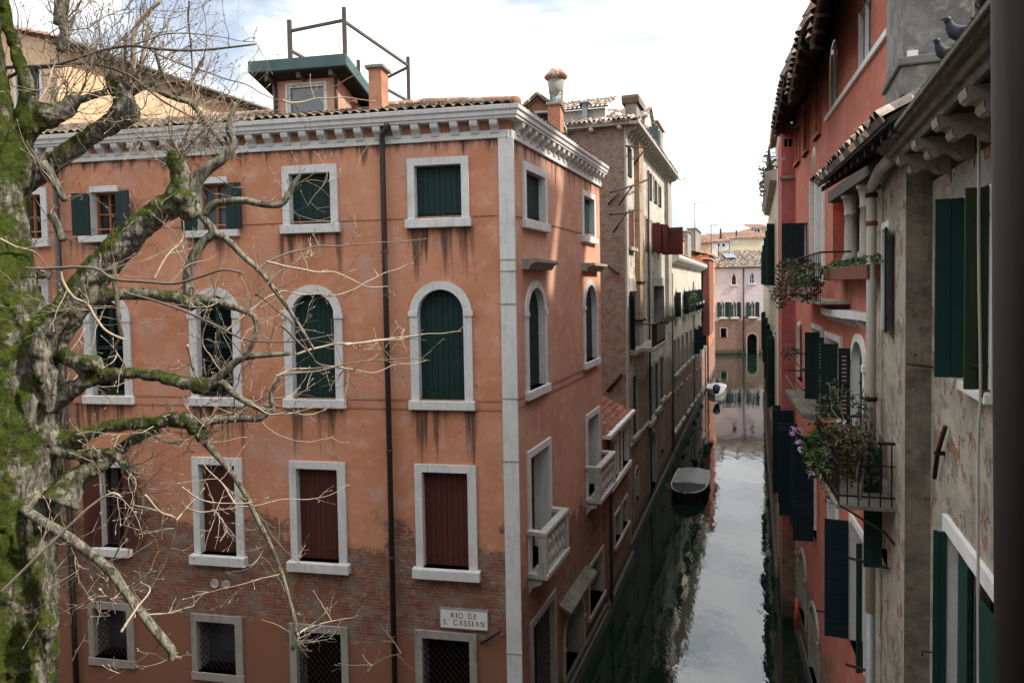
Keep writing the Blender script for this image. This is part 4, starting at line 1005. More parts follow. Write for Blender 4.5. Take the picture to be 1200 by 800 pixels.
pm.build('window_box_plants',M['leaf'],kind='stuff',label='bright green plants spilling from a window ledge of the cream house',cat='plants')
for x0,x1,y0,lab in ((789,793,276,'near grey'),(797,802,280,'second, brownish'),(806,810,272,'third, tallest'),(815,821,270,'fourth, capped with tiles')):
    F_=FL.off(-1.6);c=chimney(F_,x0,x1,y0,305,lab+' chimney of the row on the cream house roof',M['w_chgrey'] if x0!=797 else M['w_chim'],M['tile'],depth=.9,cap=.15)
# ---- L4 orange house
ue4=FL.h(837.5,350,.2)[0];z4=FL.h(828.5,298,.2)[1]
M['w_orange']=wallmat('bright_orange_plaster',(.62,.18,.055),(.55,.15,.05),(.66,.26,.11),grime_amt=.15,brick=1,bz=(0,4.4,5))
L4=root('orange_house',FL.P(ue3+8,-2,0),'bright orange house at the far bend of the left bank','house')
F4=FL.off(.2);k4=(ue3+.1,z4)
for a_ in (.12,.35,.62,.85):
    u=ue3+(ue4-ue3)*a_
    for zz0,zz1 in ((9.6,11.2),(4.8,7.6)): window(F4,L4,(u,u+1.0,zz0,zz1),kind='closed',mat=GB if zz0>8 else MR,fr=(.12,.12,.12),key='l4')
wall(F4,'canal_wall',[(ue3,0),(ue3,z4),(ue4,z4),(ue4,0)],M['w_orange'],L4,'l4')
MB(F4).box(ue3,ue3+.1,-8,-.01,0,z4).box(ue4,ue4+.1,-8,0,0,z4).build('end_wall',M['w_orange'],L4)
tiles('roof_tiles',L4,F4.P(ue3,.4,z4),Af2,In2*math.cos(R(16))+Vector((0,0,math.sin(R(16)))),ue4-ue3,5,M['tile'],pitch=.35,amp=.07)
chimney(F4.off(.55),831,836,304,345,'red plastered chimney breast on the front of the orange house',M['w_annex'],M['stone'],depth=.6,cap=.2,extra=4)
# ---- end of the canal
pe=ground(865,415);FE=Frame((pe.x,pe.y),(1,-.04),(-.04,-1))
M['w_pinkw']=wallmat('pinkish_white_plaster',(.55,.47,.47),(.48,.40,.40),(.60,.54,.53),grime_amt=.35,brick=1,bz=(0,5.7,5),bcols=((.22,.12,.09),(.17,.10,.08),(.24,.19,.16)))
zE_=FE.h(865,313)[1];ul=FE.h(833,350)[0]-6;ur=FE.h(893,350)[0]+12
EH=root('pink_white_house',(pe.x,pe.y+4,0),'pinkish white house closing the canal, ogee windows with green shutters and an arched water door','house')
def we(p,**k):
    o=FE.rc(*p);k.setdefault('fr',(.15,.15,.15));k.setdefault('reveal',.25);k.setdefault('kind','dark');return window(FE,EH,o,key='e',**k)
we((857.5,319,862.5,333.5),pointed=True,rise=.9,kind='closed',mat=M['maroon'],sill=(.1,.2,.2));we((878.5,318,884,332),pointed=True,rise=.9,kind='glass',sill=(.1,.2,.2),cmat=M['white'])
for p in ((844.5,351.5,849.5,371.5),(857.5,351.5,863.5,371.5),(878.5,351.5,885,371)): we(p,pointed=True,rise=.9,kind='glass',cmat=M['white'],sill=(.1,.25,.25),shut=[('l',168,M['green'],0,0,.42*1.4),('r',168,M['green'],0,0,.42*1.4)])
we((844.5,384.5,851.5,395),kind='dark',frame_mat=M['stone_old']);we((875.5,391,887.5,414.5),kind='dark',rise=.8,frame_mat=M['stone_old'])
wall(FE,'front_wall',[(ul,0),(ul,zE_),(ur,zE_),(ur,0)],M['w_pinkw'],EH,'e')
MB(FE).box(ul,ul+.1,-10,0,0,zE_).box(ur-.1,ur,-10,0,0,zE_).build('end_wall',M['w_pinkw'],EH)
pd=FE.h(871.3,350)[0];MB(FE).tube([(pd,.1,.5),(pd,.1,zE_-.2)],.09,8).build('downpipe',M['pipe'],EH)
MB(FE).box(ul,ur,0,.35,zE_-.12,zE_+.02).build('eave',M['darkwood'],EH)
S=Vector((0,math.cos(R(22)),math.sin(R(22))))
tiles('roof_tiles',EH,FE.P(ul,.5,zE_+.03),Vector((*FE.d,0)),S,ur-ul,7.6,M['tile_old'],pitch=.32,amp=.07,course=.5)
us0,zs0=FE.h(863,298)
MB().add([FE.P(us0-.9,.5,zE_+.03)+S*3.2+Vector((0,-.2,.35)),FE.P(us0+.9,.5,zE_+.03)+S*3.2+Vector((0,-.2,.35)),FE.P(us0+.9,.5,zE_+.03)+S*5.3+Vector((0,-.2,.35)),FE.P(us0-.9,.5,zE_+.03)+S*5.3+Vector((0,-.2,.35))],[(0,1,2,3)]).build('skylight',M['skyglass'],EH)
# houses over the roof
def bg(x0,x1,yr,ye,yb,Y,lab,wm,name='distant_house',wins=(),rz=1.6):
    a=atY(x0,yb,Y);b=atY(x1,yb,Y);F=Frame((a.x,a.y),(1,0),(0,-1));w=b.x-a.x;z0=0;zt=atY((x0+x1)/2,ye,Y).z;zr=atY((x0+x1)/2,yr,Y+4).z
    h=root(name,(a.x+w/2,Y+4,0),lab,'house');key=name+str(x0);HOLES[key]=[]
    for (p0,q0,p1,q1) in wins:
        window(F,h,F.rc(p0,q0,p1,q1),kind='dark',fr=(.15,.15,.15),key=key,reveal=.15,frame_mat=M['white'])
    wall(F,'front_wall',[(0,0),(0,zt),(w,zt),(w,0)],wm,h,key)
    MB(F).box(0,.1,-8,0,0,zt).box(w-.1,w,-8,0,0,zt).build('end_wall',wm,h)
    dz=zr-zt;ls=math.hypot(4.3,dz)
    tiles('roof_tiles',h,F.P(-.3,.3,zt),Vector((1,0,0)),Vector((0,4.3,dz)),w+.6,ls,M['tile'],pitch=.45,amp=.09,course=.6)
    return h
M['w_cream']=wallmat('cream_plaster',(.60,.52,.36),(.55,.46,.32),(.64,.57,.43),grime_amt=.2,algae=False)
M['w_wht']=wallmat('white_plaster',(.60,.57,.53),(.55,.52,.48),(.66,.63,.59),grime_amt=.25,algae=False)
bg(853,896,272,279,300,122,'long cream house under a pale tiled roof, behind the pinkish white one',M['w_cream'])
bg(836,855,274,283,300,120,'white house front with two small windows, behind and left of the skylight roof',M['w_wht'],wins=((840.5,285.5,843.5,288.5),(846.5,285.5,849.5,288.5)))
bg(803,834,276,285,300,98,'tiled gable roof house peeping over the cream house chimneys',M['w_peach'])
bg(822,842,278,284,300,110,'far low-roofed house between the orange house and the white block',M['w_wht'])
bg(881,900,263,267,290,128,'glazed roof lantern house with dark panes, at the right end of the far roofs',M['darkwood'] if 0 else M['w_peach'],wins=((884,268.5,887,273.5),(887.6,268.5,890.6,273.5)))
for i,(x,y0,y1,Y,lab) in enumerate(((787,212,300,60,'tall thin aerial beside the eave end of the white front'),(814.5,238,290,75,'thin aerial standing clear in the sky above the cream house roofs'),(833.5,264,292,95,'short thin aerial above the orange house'),(803.5,272,284,97,'stubby dark finial on the peeping gable'),(844.5,268,279,121,'dark finial over the white block'),(863,270,279,123,'round-topped vent pole on the long cream house roof'))):
    a=atY(x,y1,Y);b=atY(x,y0,Y);m=MB();r=.035 if i<3 else .16
    m.tube([Vector((a.x,a.y,a.z-1)),Vector((a.x,a.y,b.z))],r,6)
    if i<3:
        m.tube([Vector((a.x-.2,a.y,b.z-.1)),Vector((a.x+1.3,a.y-.3,b.z+.15))],.025,5)
        for k in range(5): m.tube([Vector((a.x+k*.28,a.y-.35,b.z+.03*k)),Vector((a.x+k*.28,a.y+.3,b.z+.03*k))],.012,4)
    m.build('aerial' if i<3 else 'finial',M['iron'],label=lab,cat='aerial' if i<3 else 'finial')
# ================================================================== right bank
M['w_red']=wallmat('red_canal_stucco',(.45,.16,.108),(.39,.125,.085),(.50,.215,.155),grime=(.13,.05,.045),grime_amt=.35,brick=1,bz=(0,2.2,4),patch=(.36,.33,.30),patch_amt=-.07,streak=.9)
M['w_red3']=wallmat('patched_maroon_stucco',(.34,.095,.085),(.30,.08,.075),(.38,.14,.12),grime=(.12,.05,.045),grime_amt=.4,brick=1,bz=(0,2.6,5),patch=(.34,.32,.29),patch_amt=.03)
M['w_grey']=wallmat('old_grey_beige_plaster',near=1.7,c0=(.40,.35,.27),c1=(.26,.235,.19),c2=(.50,.44,.34),grime=(.06,.055,.045),grime_amt=.9,peel=.585,algae=True,bumpk=1.,patch=(.24,.215,.18),patch_amt=.05,bcols=((.34,.13,.07),(.28,.12,.07),(.25,.21,.17)),streak=.8)
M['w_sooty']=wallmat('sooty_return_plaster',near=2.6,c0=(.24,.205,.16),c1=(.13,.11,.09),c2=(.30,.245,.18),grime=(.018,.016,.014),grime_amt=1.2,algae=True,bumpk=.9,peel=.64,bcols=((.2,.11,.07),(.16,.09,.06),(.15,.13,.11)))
M['w_chim2']=wallmat('mottled_grey_chimney_render',near=2.2,c0=(.22,.21,.19),c1=(.12,.115,.105),c2=(.36,.34,.30),grime=(.07,.068,.06),grime_amt=.9,algae=False,bumpk=.7)
M['w_beige']=wallmat('yellowish_beige_plaster',(.50,.46,.34),(.44,.40,.29),(.56,.52,.42),grime=(.16,.13,.09),grime_amt=.6,brick=1,bz=(0,3.8,5))
# ---- red house
RD=root('red_house',R2.P(17,-3,0),'red plastered house on the right bank with loggia, tiled awning and many dark shutters','house')
uj=R2.h(1042,300)[0];uf=R2.h(930,300)[0]
def wr(p,**k):
    o=R2.rc(*p) if len(p)==4 and not k.pop('raw',0) else p
    k.setdefault('reveal',.14);k.setdefault('kind','closed');k.setdefault('mat',GB)
    return window(R2,RD,o,key='r2',**k)
# attic
wr((1006,2,1021,72),kind='glass',cmat=M['white'],muls=(1,1),glassm=M['skyglass'],reveal=.06)
wr((972,48,981.5,130),kind='glass',cmat=M['white'],muls=(1,1),glassm=M['skyglass'],rise=.45,reveal=.06)
for p in ((957,104,962,158),(943.5,130,948,178),(933.5,150,938,190)): wr(p,kind='closed',mat=M['wood'],fr=(.07,.07,.07),sill=(.03,.08,.05),frame_mat=M['w_red'],reveal=.08)
o=R2.rc(948.5,73,952.5,101);uc=(o[0]+o[1])/2;zc_=(o[2]+o[3])/2;rr=.42
n=20;mm=MB(R2).add([(uc+r_*math.cos(2*math.pi*k/n),v_,zc_+r_*math.sin(2*math.pi*k/n)) for r_,v_ in ((rr+.1,0),(rr+.08,.05),(rr,.05),(rr-.02,.012)) for k in range(n)],[(j*n+k,j*n+(k+1)%n,(j+1)*n+(k+1)%n,(j+1)*n+k) for j in range(3) for k in range(n)]).build('oculus',M['w_red'],RD)
MB(R2).prism([(uc+(rr-.02)*math.cos(2*math.pi*k/n),zc_+(rr-.02)*math.sin(2*math.pi*k/n)) for k in range(n)],.004,.010).build('pane',M['wood'],mm)
# loggia
lo=R2.rc(977,216,1012,310);luA=R2.h(1036,300)[0];luB=R2.h(976,300)[0];lo=(luA,luB,lo[2]-.0,lo[3]+.1)
HOLES.setdefault('r2',[]).append(arcpoly(*lo,0))
lg=MB(R2).ring(arcpoly(*lo,0),arcpoly(*lo,0),-.75,0).build('loggia',M['w_red'],RD)
MB(R2).box(lo[0],lo[1],-.9,-.75,lo[2],lo[3]).build('pane',M['dark'],lg)
MB(R2).box(lo[0],lo[1],-.72,.10,lo[3]-.26,lo[3]-.02).build('timber_lintel',M['oldwood'],lg,bevel=.01)
MB(R2).box(lo[0]-.05,lo[1]+.05,-.4,.16,lo[2]-.14,lo[2]+.0).build('sill',M['stone_old'],lg,bevel=.01)
hc=lo[3]-.26-lo[2]
prof=[(.20,0),(.20,.08),(.16,.12),(.175,.17),(.135,.22),(.13,hc*.5),(.12,hc-.42),(.15,hc-.40),(.13,hc-.37),(.135,hc-.22),(.165,hc-.08),(.19,hc-.07),(.19,hc)]
for x in (998,1017): MB(R2).lathe((R2.h(x,260,-.12)[0],-.12,lo[2]),prof,18).build('column',M['stone_old'],lg)
leaf(R2.sub(R2.h(982.5,260,-.45)[0],-.45,30,-1),'louvred_shutter',lg,.55,lo[2]+.02,lo[3]-.3,M['white'],louv=True)
MB(R2).box(R2.h(1008,260,-.5)[0],R2.h(1004,260,-.5)[0],-.6,-.45,lo[2],lo[3]-.26).build('post',M['wood'],lg)
# tiled awning
zaw=R2.h(1000,175.5,.85)[1];a0=R2.h(1040,160,.85)[0];a1=R2.h(958,205,.85)[0]
aw=MB(R2).uprism([(0,zaw+.42),(0,zaw+.50),(.85,zaw+.0),(.85,zaw-.07)],a0,a1).build('awning',M['darkwood'],RD)
OA=R2.P(a0,.90,zaw+.02);AA=Vector((*R2.d,0));SA=(R2.P(a0,0,zaw+.52)-OA);ls=SA.length
tiles('awning_tiles',aw,OA,AA,SA,a1-a0,ls,M['tile_old'],pitch=.17,amp=.045)
mm=MB(R2)
for i in range(12):
    u=a0+.1+(a1-a0-.2)*i/11;mm.uprism([(0,zaw+.30),(0,zaw+.41),(.8,zaw-.08),(.8,zaw-.16)],u-.035,u+.035)
mm.build('rafters',M['darkwood'],aw)
# white string course, raking down
pts=[R2.h(1043,37),R2.h(969,140)]
zz=sum(p[1] for p in pts)/2
MB(R2).box(pts[0][0],pts[1][0],0,.06,zz-.06,zz+.05).build('string_course',M['white'],RD,bevel=.01)
# balcony-level french window and its neighbours
wr((951,172,956,200),kind='dark',rise=.3);
wr((951,208,957,330),kind='glass',cmat=M['wood'],fr=(.06,.06,.0),glassm=M['skyglass'],frame_mat=M['white'])
wr((959,207,966.5,330),kind='glass',cmat=M['white'],muls=(1,3),glassm=M['skyglass'],fr=(.05,.05,.10),frame_mat=M['white'])
wr((940,262,946,312),kind='closed',shut=[('l',96,GB,0,0,.60)],rise=0)
wr((933.5,376,940,445),kind='closed',rise=.3)
wr((953,386,964,470),fr=(.10,.10,.12),kind='dark',shut=[('l',92,M['green'],0,0,.33)],frame_mat=M['white'])
wr((969.5,398,986,487),fr=(.13,.13,.13),frame_mat=M['white'],kind='dark',shut=[('l',92,M['green'],0,0,.33),('r',100,M['green'],1,0,.16)])
wr((1001,400,1014,505),kind='closed',mat=M['green'],fr=(.14,.14,.14),rise=.42,frame_mat=M['white'],shut=[('r',92,GB,1,0,.20)])
# lower big shutters
wr((973,582,982,690),fr=(.12,.12,.12),kind='dark',frame_mat=M['white'])
wr((999,622,1015,770),fr=(.10,.12,.12),kind='dark',frame_mat=M['white'],shut=[('r',96,GB,0,1,.42),('l',112,M['green2'],0,0,.10)])
for p,lw in (((929.5,478,932.5,575),.62),((937,500,941.5,600),.60),((951,515,957,628),.50)):
    wr(p,kind='dark',shut=[('l',92,GB,0,1,lw),('r',120,GB,0,1,lw)])
# ground floor openings of the red house
for p in ((930,622,934.5,700),(938,650,945,725),(950,715,960,800)): wr(p,kind='closed',mat=M['stone_dark'],rise=.5,fr=(.10,.10,.14),frame_mat=M['stone_old'],reveal=.10)
pts=[]
zt=R2.h(1010,-60)[1]
top=[R2.h(1044,-140),R2.h(982,0),R2.h(966,66),R2.h(940,122),R2.h(930,148)];top=[(a,b+.5) for a,b in top]
poly=[(uj-.6,0),(uj-.6,top[0][1])]+[(a,b) for a,b in top[1:]]+[(uf,0)]
wall(R2,'canal_wall',poly,M['w_red'],RD,'r2')
MB(R2).add([(uj-.6,0,0),(uj-.6,0,top[0][1]),(uj-.6,-8,top[0][1]),(uj-.6,-8,0)],[(0,1,2,3)]).build('end_wall',M['w_red'],RD)
MB(R2).box(uj,uf,0,.08,-.5,.45).build('plinth',M['slime'],RD,bevel=.02)
# three stepped eaves
def eave(pin,pout,v,nm):
    a=[R2.P(R2.h(*p)[0],0,R2.h(*p)[1]) for p in pin];b=[R2.P(R2.h(*p,v)[0],v,R2.h(*p,v)[1]) for p in pout]
    back=[q_+Vector((*(-R2.o*5),0))+Vector((0,0,.9)) for q_ in a]
    up=Vector((0,0,.12));vs=[a[0],a[1],b[1],b[0]];vs+= [q_+up for q_ in vs]
    MB().add(vs,[(0,1,2,3),(0,3,7,4),(3,2,6,7),(1,5,6,2),(4,5,6,7)]).build('eave_boarding',M['darkwood'],RD)
    O=b[0]+up+Vector((0,0,.03));A=(b[1]-b[0]);S=(a[0]+Vector((0,0,.55))-b[0]);S=S-A.normalized()*S.dot(A.normalized())
    tiles('roof_tiles',RD,O,A,S,A.length,S.length*3,M['tile_old'] if nm else M['tile'],pitch=.2,amp=.055)
    for i in range(5):
        f_=(i+.5)/5;p0=a[0].lerp(a[1],f_)-Vector((0,0,.02));p1=b[0].lerp(b[1],f_)-Vector((0,0,.02));MB().tube([p0,p1],.05,4,smooth=False).build('rafter',M['oldwood'],RD)
eave([(990,-40),(966,66)],[(966,-35),(950,62)],.8,0)
eave([(966,66),(940,122)],[(939,45),(924,124)],.9,1)
eave([(938,118),(922,156)],[(919,96),(907,158)],.9,1)
# curved stone ledge with little corbels
zl=R2.h(1000,367)[1];a0=R2.h(1030,370)[0];a1=R2.h(969,358)[0]
mm=MB(R2);k=24;vs=[]
outl=[(a0,.0)]+[(a0+(a1-a0)*i/k,.10+.26*math.sin(math.pi*min(1,(1-i/k)*1.15)) ) for i in range(k+1)]+[(a1,0)]
mm.hprism(outl,zl-.07,zl+.06);ld=mm.build('curved_ledge',M['stone'],RD,bevel=.015)
for i in range(7):
    f_=(i+.5)/7;u=a0+(a1-a0)*f_;vv=.06+.24*math.sin(math.pi*min(1,(1-f_)*1.15))
    MB(R2).uprism([(0,zl-.26),(0,zl-.07),(vv,zl-.07),(vv*.9,zl-.13),(vv*.35,zl-.22)],u-.06,u+.06).build('corbel',M['stone'],ld,bevel=.01)
# ---- maroon turret and the beige house
FT=Frame((8.58,21.7),(.956,-.276),(-.276,-.956))
TU=root('turret',(8.9,23,0),'narrow maroon chimney turret with peeling patches and two small flue holes, beyond the red house','chimney')
zT=FT.h(922,150)[1]
oo=FT.rc(919,163,922.5,172);HOLES['tu']=[arcpoly(*oo,.0)];o2=FT.rc(924,163,928,172);HOLES['tu'].append(arcpoly(*o2,0))
wT=FT.h(932,300)[0]
MB(FT).ring(arcpoly(*oo,0),arcpoly(*oo,0),-.2,0).ring(arcpoly(*o2,0),arcpoly(*o2,0),-.2,0).prism([(oo[0],oo[2]),(oo[0],oo[3]),(o2[1],oo[3]),(o2[1],oo[2])],-.21,-.2).build('flue_holes',M['dark'],TU)
wall(FT,'front_wall',[(0,0),(0,zT),(wT+.05,zT),(wT+.05,0)],M['w_red3'],TU,'tu')
FTl=HF((8.58,21.7),19.6,-1);MB(FTl).add([(0,0,0),(0,0,zT),(3.6,0,zT),(3.6,0,0)],[(0,1,2,3)]).build('side_wall',M['w_red3'],TU)
MB(FT).box(-.1,wT+.1,-1.2,.12,zT-.02,zT+.06).build('cap',M['stone_dark'],TU,bevel=.015)
MB(FT).box(-.06,wT+.06,-.1,.07,zT-1.6,zT-1.5).build('band',M['stone_dark'],TU,bevel=.015)
tiles('cap_tiles',TU,FT.P(-.12,.14,zT+.08),Vector((*FT.d,0)),Vector((*(-FT.o*math.cos(R(18))),math.sin(R(18)))),wT+.25,1.2,M['tile_old'],pitch=.16,amp=.04)
BG=root('beige_house',R4.P(8,-3,0),'yellowish beige house with tall green shutters and a planted roof terrace, beyond the maroon turret','house')
uE=R4.h(894.5,330)[0];print('R4 end',uE)
uE=min(uE,45) if uE>0 else 40
zB=R4.h(905,215)[1]
ys={}
def zR(u,y):  # height seen at pixel y at distance u along the wall
    P=R4.P(u,0,0);d=math.hypot(P.x,P.y)
    lo_,hi_=-5,30
    for _ in range(40):
        m_=(lo_+hi_)/2;q_=Vector((P.x,P.y,m_))-CAM;yy=CY+FPX*(q_.dot(dn2))/(q_.dot(fw))
        if yy>y: lo_=m_
        else: hi_=m_
    return m_
for u,k in ((1.2,1),(5,1),(10,1),(17,1),(26,1)):
    for zz0,zz1 in ((10.9,13.3),(6.2,8.9),(2.6,4.4)):
        window(R4,BG,(u,u+1.0,zz0,zz1),kind='closed',mat=M['green'],fr=(.12,.12,.12),key='r4',frame_mat=M['w_beige'],shut=[('l',140,M['green'],0,0,.42),('r',150,M['green'],0,0,.42)] if zz0>5 else None,sill=(.05,.12,.1))
wall(R4,'canal_wall',[(0,0),(0,15.2),(uE,14.6),(uE,0)],M['w_beige'],BG,'r4')
MB(R4).box(0,.1,-6,0,0,15.2).box(uE-.1,uE,-6,0,0,14.6).build('end_wall',M['w_beige'],BG)
MB(R4).uprism([(0,14.75),(.25,14.8),(.4,15.1),(0,15.2)],0,14).build('cornice',M['stone_old'],BG)
MB(R4).box(5,13,-4,-.3,15.1,18.3).build('attic',M['w_beige'],BG)
tiles('roof_tiles',BG,R4.P(4.8,.0,18.3),Vector((*R4.d,0)),Vector((*(-R4.o*math.cos(R(20))),math.sin(R(20)))),8.4,3,M['tile'],pitch=.22,amp=.05)
bc=root('chimney',R4.P(12,-.8,17.5),'pale twin-banded chimney on the beige house, against the sky','chimney')
MB(R4).box(11.5,12.4,-1.3,-.4,17.5,19.6).build('stack',M['w_beige'],bc)
MB(R4).box(11.4,12.5,-1.4,-.3,19.1,19.25).build('band',M['stone_old'],bc);MB(R4).box(11.3,12.6,-1.5,-.2,19.6,19.9).build('cap',M['stone_old'],bc)
rl=MB(R4)
for i in range(9): rl.tube([(1+i*1.2,.15,15.1),(1+i*1.2,.25,16.2)],.03,5)
rl.tube([(1,.25,16.2),(10.6,.25,16.2)],.03,5).tube([(1,.2,15.7),(10.6,.2,15.7)],.02,5)
rl.build('terrace_railing',M['iron'],BG)
pm=MB();rnd=random.Random(11)
for i in range(16): foliage(pm,R4.P(3+i*.55,.1,16.0+rnd.uniform(-.5,.6)),(.5,.5,.6),45,.10,rnd,.3)
pm.build('terrace_shrubs',M['leafd'],label='straggly green shrubs hanging over the roof terrace of the beige house',cat='plants')
mm=MB(R4).box(uE-.02,uE+.6,-6,.02,0,3.2);mm.build('low_wall',M['w_brick'],BG) if 0 else None
MB(R4).box(0,uE,0,.1,-.5,.4).build('plinth',M['slime'],BG)
# ---- grey house, near
GR=root('grey_house',RA.P(5,-3,0),'nearest grey beige house with peeling plaster, massive stone eave brackets and dark green shutters','house')
uBp=RB.h(1061,400)[0];uBe=RB.h(1024,400)[0]
EVO=.36;zE1=RB.off(EVO).h(1025.7,180)[1];zE2=RB.off(EVO).h(1166,5.7)[1];uEv=RB.off(EVO).h(1025.7,180)[0];print('grey eave',zE1,zE2,uBp,uBe)
zG=(zE1+zE2)/2;zPT=max(zG-.1,RB.h(1035,196)[1]);print('zG',zG,zPT)
def wa(p,F=RA,key='ra',raw=False,**k):
    o=p if raw else F.rc(*p);k.setdefault('reveal',.16);return window(F,GR,o,key=key,**k)
# upper window
uA0=RA.h(1166,340)[0];uA1=RA.h(1137,340)[0];z0=RA.h(1150,452)[1];z1_=RA.h(1140,228)[1]
wa((uA0,uA1,z0,z1_),raw=True,kind='glass',cmat=M['white'],fr=(.10,.06,.0),sill=(.0,.10,.05),frame_mat=M['white'],label=None)
LN=MB(RA).box(uA0-.4,uA1+.38,-.05,.04,z1_+.0,z1_+.24).build('stone_lintel',M['stone_dark'],GR,bevel=.015)
zs0=RA.h(1137,432)[1];zs1_=RA.h(1137,243)[1]
for (uh,lw,ang,mt,dz) in ((uA1,.27,92,M['green2'],0),(uA0,.20,92,M['greenolive'],0)):
    F_=RA.sub(uh,.03,ang,-1 if uh==uA1 else 1) if uh==uA1 else RA.sub(uh,.03,ang,1)
    leaf(F_,'shutter',GR,lw,z0+.02,z1_-.02,mt,plank=.3)
# lower window
uB0=RA.h(1180,720)[0];uB1=RA.h(1112,640)[0];zl1=RA.h(1143,665)[1];zl0=zl1-2.6
wa((uB0,uB1,zl0,zl1),raw=True,kind='dark',fr=(.08,.08,.16),frame_mat=M['white'])
umid=RA.h(1142,700)[0]
leaf(RA.sub(uB1-.02,-.10,8,-1),'shutter',GR,(uB1-umid)*.98,zl0,zl1-.02,M['green2'],horiz=True)
leaf(RA.sub(uB1+.0,.02,100,-1),'shutter',GR,.13,zl0,zl1-.02,M['green2'],plank=.2)
leaf(RA.sub(uB0+.02,-.06,3,1),'shutter',GR,(umid-uB0)*.95,zl0,zl1-.25,M['green2'],horiz=True)
MB(RA).box(umid-.05,umid+.04,-.12,.0,zl0,zl1-.01).build('mullion',M['oldwood'],GR)
uS=RB.P(uBp,0,0);uAe=(Vector(uS.xy)-RA.p).dot(RA.d)
wall(RA,'canal_wall',[(-2,0),(-2,zG-.1),(uAe,zG-.1),(uAe,0)],M['w_grey'],GR,'ra')
FR=Frame(RB.P(uBp,0,0).xy,-RB.o,-RB.d)
dd=-(Vector(RA.P(0,0,0).xy)-RB.p).dot(RB.o)
MB(FR).add([(0,0,0),(0,0,zG-.1),(dd,0,zG-.1),(dd,0,0)],[(0,1,2,3)]).build('pier_return',M['w_sooty'],GR)
w_=window(RB,GR,(RB.h(1045,330)[0],RB.h(1037.5,330)[0],RB.h(1041,388)[1],RB.h(1041,268)[1]),kind='closed',mat=M['green'],key='rb',fr=(.06,.06,.10),frame_mat=M['white'],reveal=.05,shut=[('l',172,M['green'],0,0,.3)])
window(RB,GR,(RB.h(1040,585)[0],RB.h(1030,585)[0],RB.h(1035,655)[1],RB.h(1035,515)[1]),kind='dark',key='rb',reveal=.05,shut=[('l',100,M['green2'],0,1,.24)])
wall(RB,'pier_wall',[(uBp,0),(uBp,zPT),(uBe+.15,zPT),(uBe+.15,0)],M['w_grey'],GR,'rb')
MB(RB).add([(uBe+.15,0,0),(uBe+.15,0,zPT),(uBe+.15,-1.5,zPT),(uBe+.15,-1.5,0)],[(0,1,2,3)]).build('pier_end',M['w_grey'],GR)
# eave: two fillets of mossy stone on brackets, soffit
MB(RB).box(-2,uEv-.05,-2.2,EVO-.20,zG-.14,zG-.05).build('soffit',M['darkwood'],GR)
EV=MB(RB).uprism([(a+EVO-.72 if a>0 else a,zG+(b-zG)*.72) for a,b in [(-2.2,zG-.05),(.50,zG-.05),(.50,zG-.20),(.54,zG-.20),(.56,zG-.12),(.60,zG-.10),(.62,zG-.03),(.67,zG-.01),(.69,zG+.02),(.72,zG+.03),(.72,zG+.10),(-2.2,zG+.40)]],-2,uEv).build('eave_cornice',M['stone_mossy'] if 'stone_mossy' in M else M['stone_dark'],GR,bevel=.008)
def console(F,u,vb,par):
    zG_=zG
    L_=EVO-.14-vb
    base=[(0,-.36),(.06,-.37),(.10,-.33),(.11,-.27),(.09,-.23),(.13,-.22),(.22,-.235),(.30,-.22),(.38,-.17),(.44,-.145),(.52,-.15),(.60,-.185),(.68,-.21),(.76,-.20),(.80,-.16),(.79,-.12),(.84,-.10),(.92,-.11),(.98,-.08),(1,-.03),(.99,.0),(0,.0)]
    P=[(vb+a*L_,zG-.14+b*.95) for a,b in base]
    return MB(F).uprism(P,u-.11,u+.11).build('bracket',M['stone_old'],par,bevel=.03)
for x,y in ((1049,181),(1067,159),(1091,127),(1123,93),(1174,40)):
    uu_=RB.h(x,y,EVO-.12)[0];console(RB,uu_,-.04 if uu_>uBp else -.32,GR)
for k_ in range(3): console(RB,RB.h(1174,40,EVO-.12)[0]-.95*(k_+1),-.32,GR)
# soot and timber under the soffit
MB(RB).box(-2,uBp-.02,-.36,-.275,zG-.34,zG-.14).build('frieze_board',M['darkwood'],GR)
# big chimney turret on the end of the grey house
zc0=zG-.1;FCH=Frame(RB.P(RB.h(1058,60)[0],0,0).xy,-RB.o,-RB.d);cw_=FCH.h(1137,60)[0];print('chim w',cw_)
ct=root('chimney',RB.P(uBp+.6,-.5,zc0),'broad mottled grey chimney turret with moulded base above the stone eave, pigeons in front','chimney')
uc0=RB.h(1058,60)[0];uc1=uc0+1.35
zc1=RB.h(1050,82)[1];zc2=RB.h(1050,97)[1]
MB(RB).box(uc0,uc1,-cw_,.0,zc1,zc1+3.4).build('stack',M['w_chim2'],ct)
MB(RB).box(uc0-.06,uc1+.06,-cw_-.06,.06,zc2+.06,zc1).box(uc0-.02,uc1+.02,-cw_-.02,.02,zc2-.3,zc2+.06).build('moulded_base',M['w_chim2'],ct,bevel=.02)
MB(RB).box(uc0+.04,uc1-.08,-cw_+.04,-.04,zG,zc2-.3).build('neck',M['w_chim2'],ct)
u_,z_=RB.h(1061,66);MB(Frame(RB.P(uc0,0,0).xy,-RB.o,-RB.d)).box(.04,.16,.0,.05,z_-.06,z_+.10).build('junction_box',M['white'],ct,bevel=.01)
# wall with barred window right of the chimney
FX=Frame(RB.P(uc0+.25,-cw_,0).xy,-RB.o,-RB.d)
HOLES['fx']=[]
ox=FX.rc(1141,-30,1166,20)
window(FX,GR,(ox[0],ox[1],ox[2],ox[3]),kind='grille',key='fx',reveal=.05,fr=(.04,.04,.04),frame_mat=M['stone_old'],glassm=M['skyglass'])
wall(FX,'upper_wall',[(0,zG),(0,zG+5),(3.5,zG+5),(3.5,zG)],M['w_chim2'],GR,'fx')
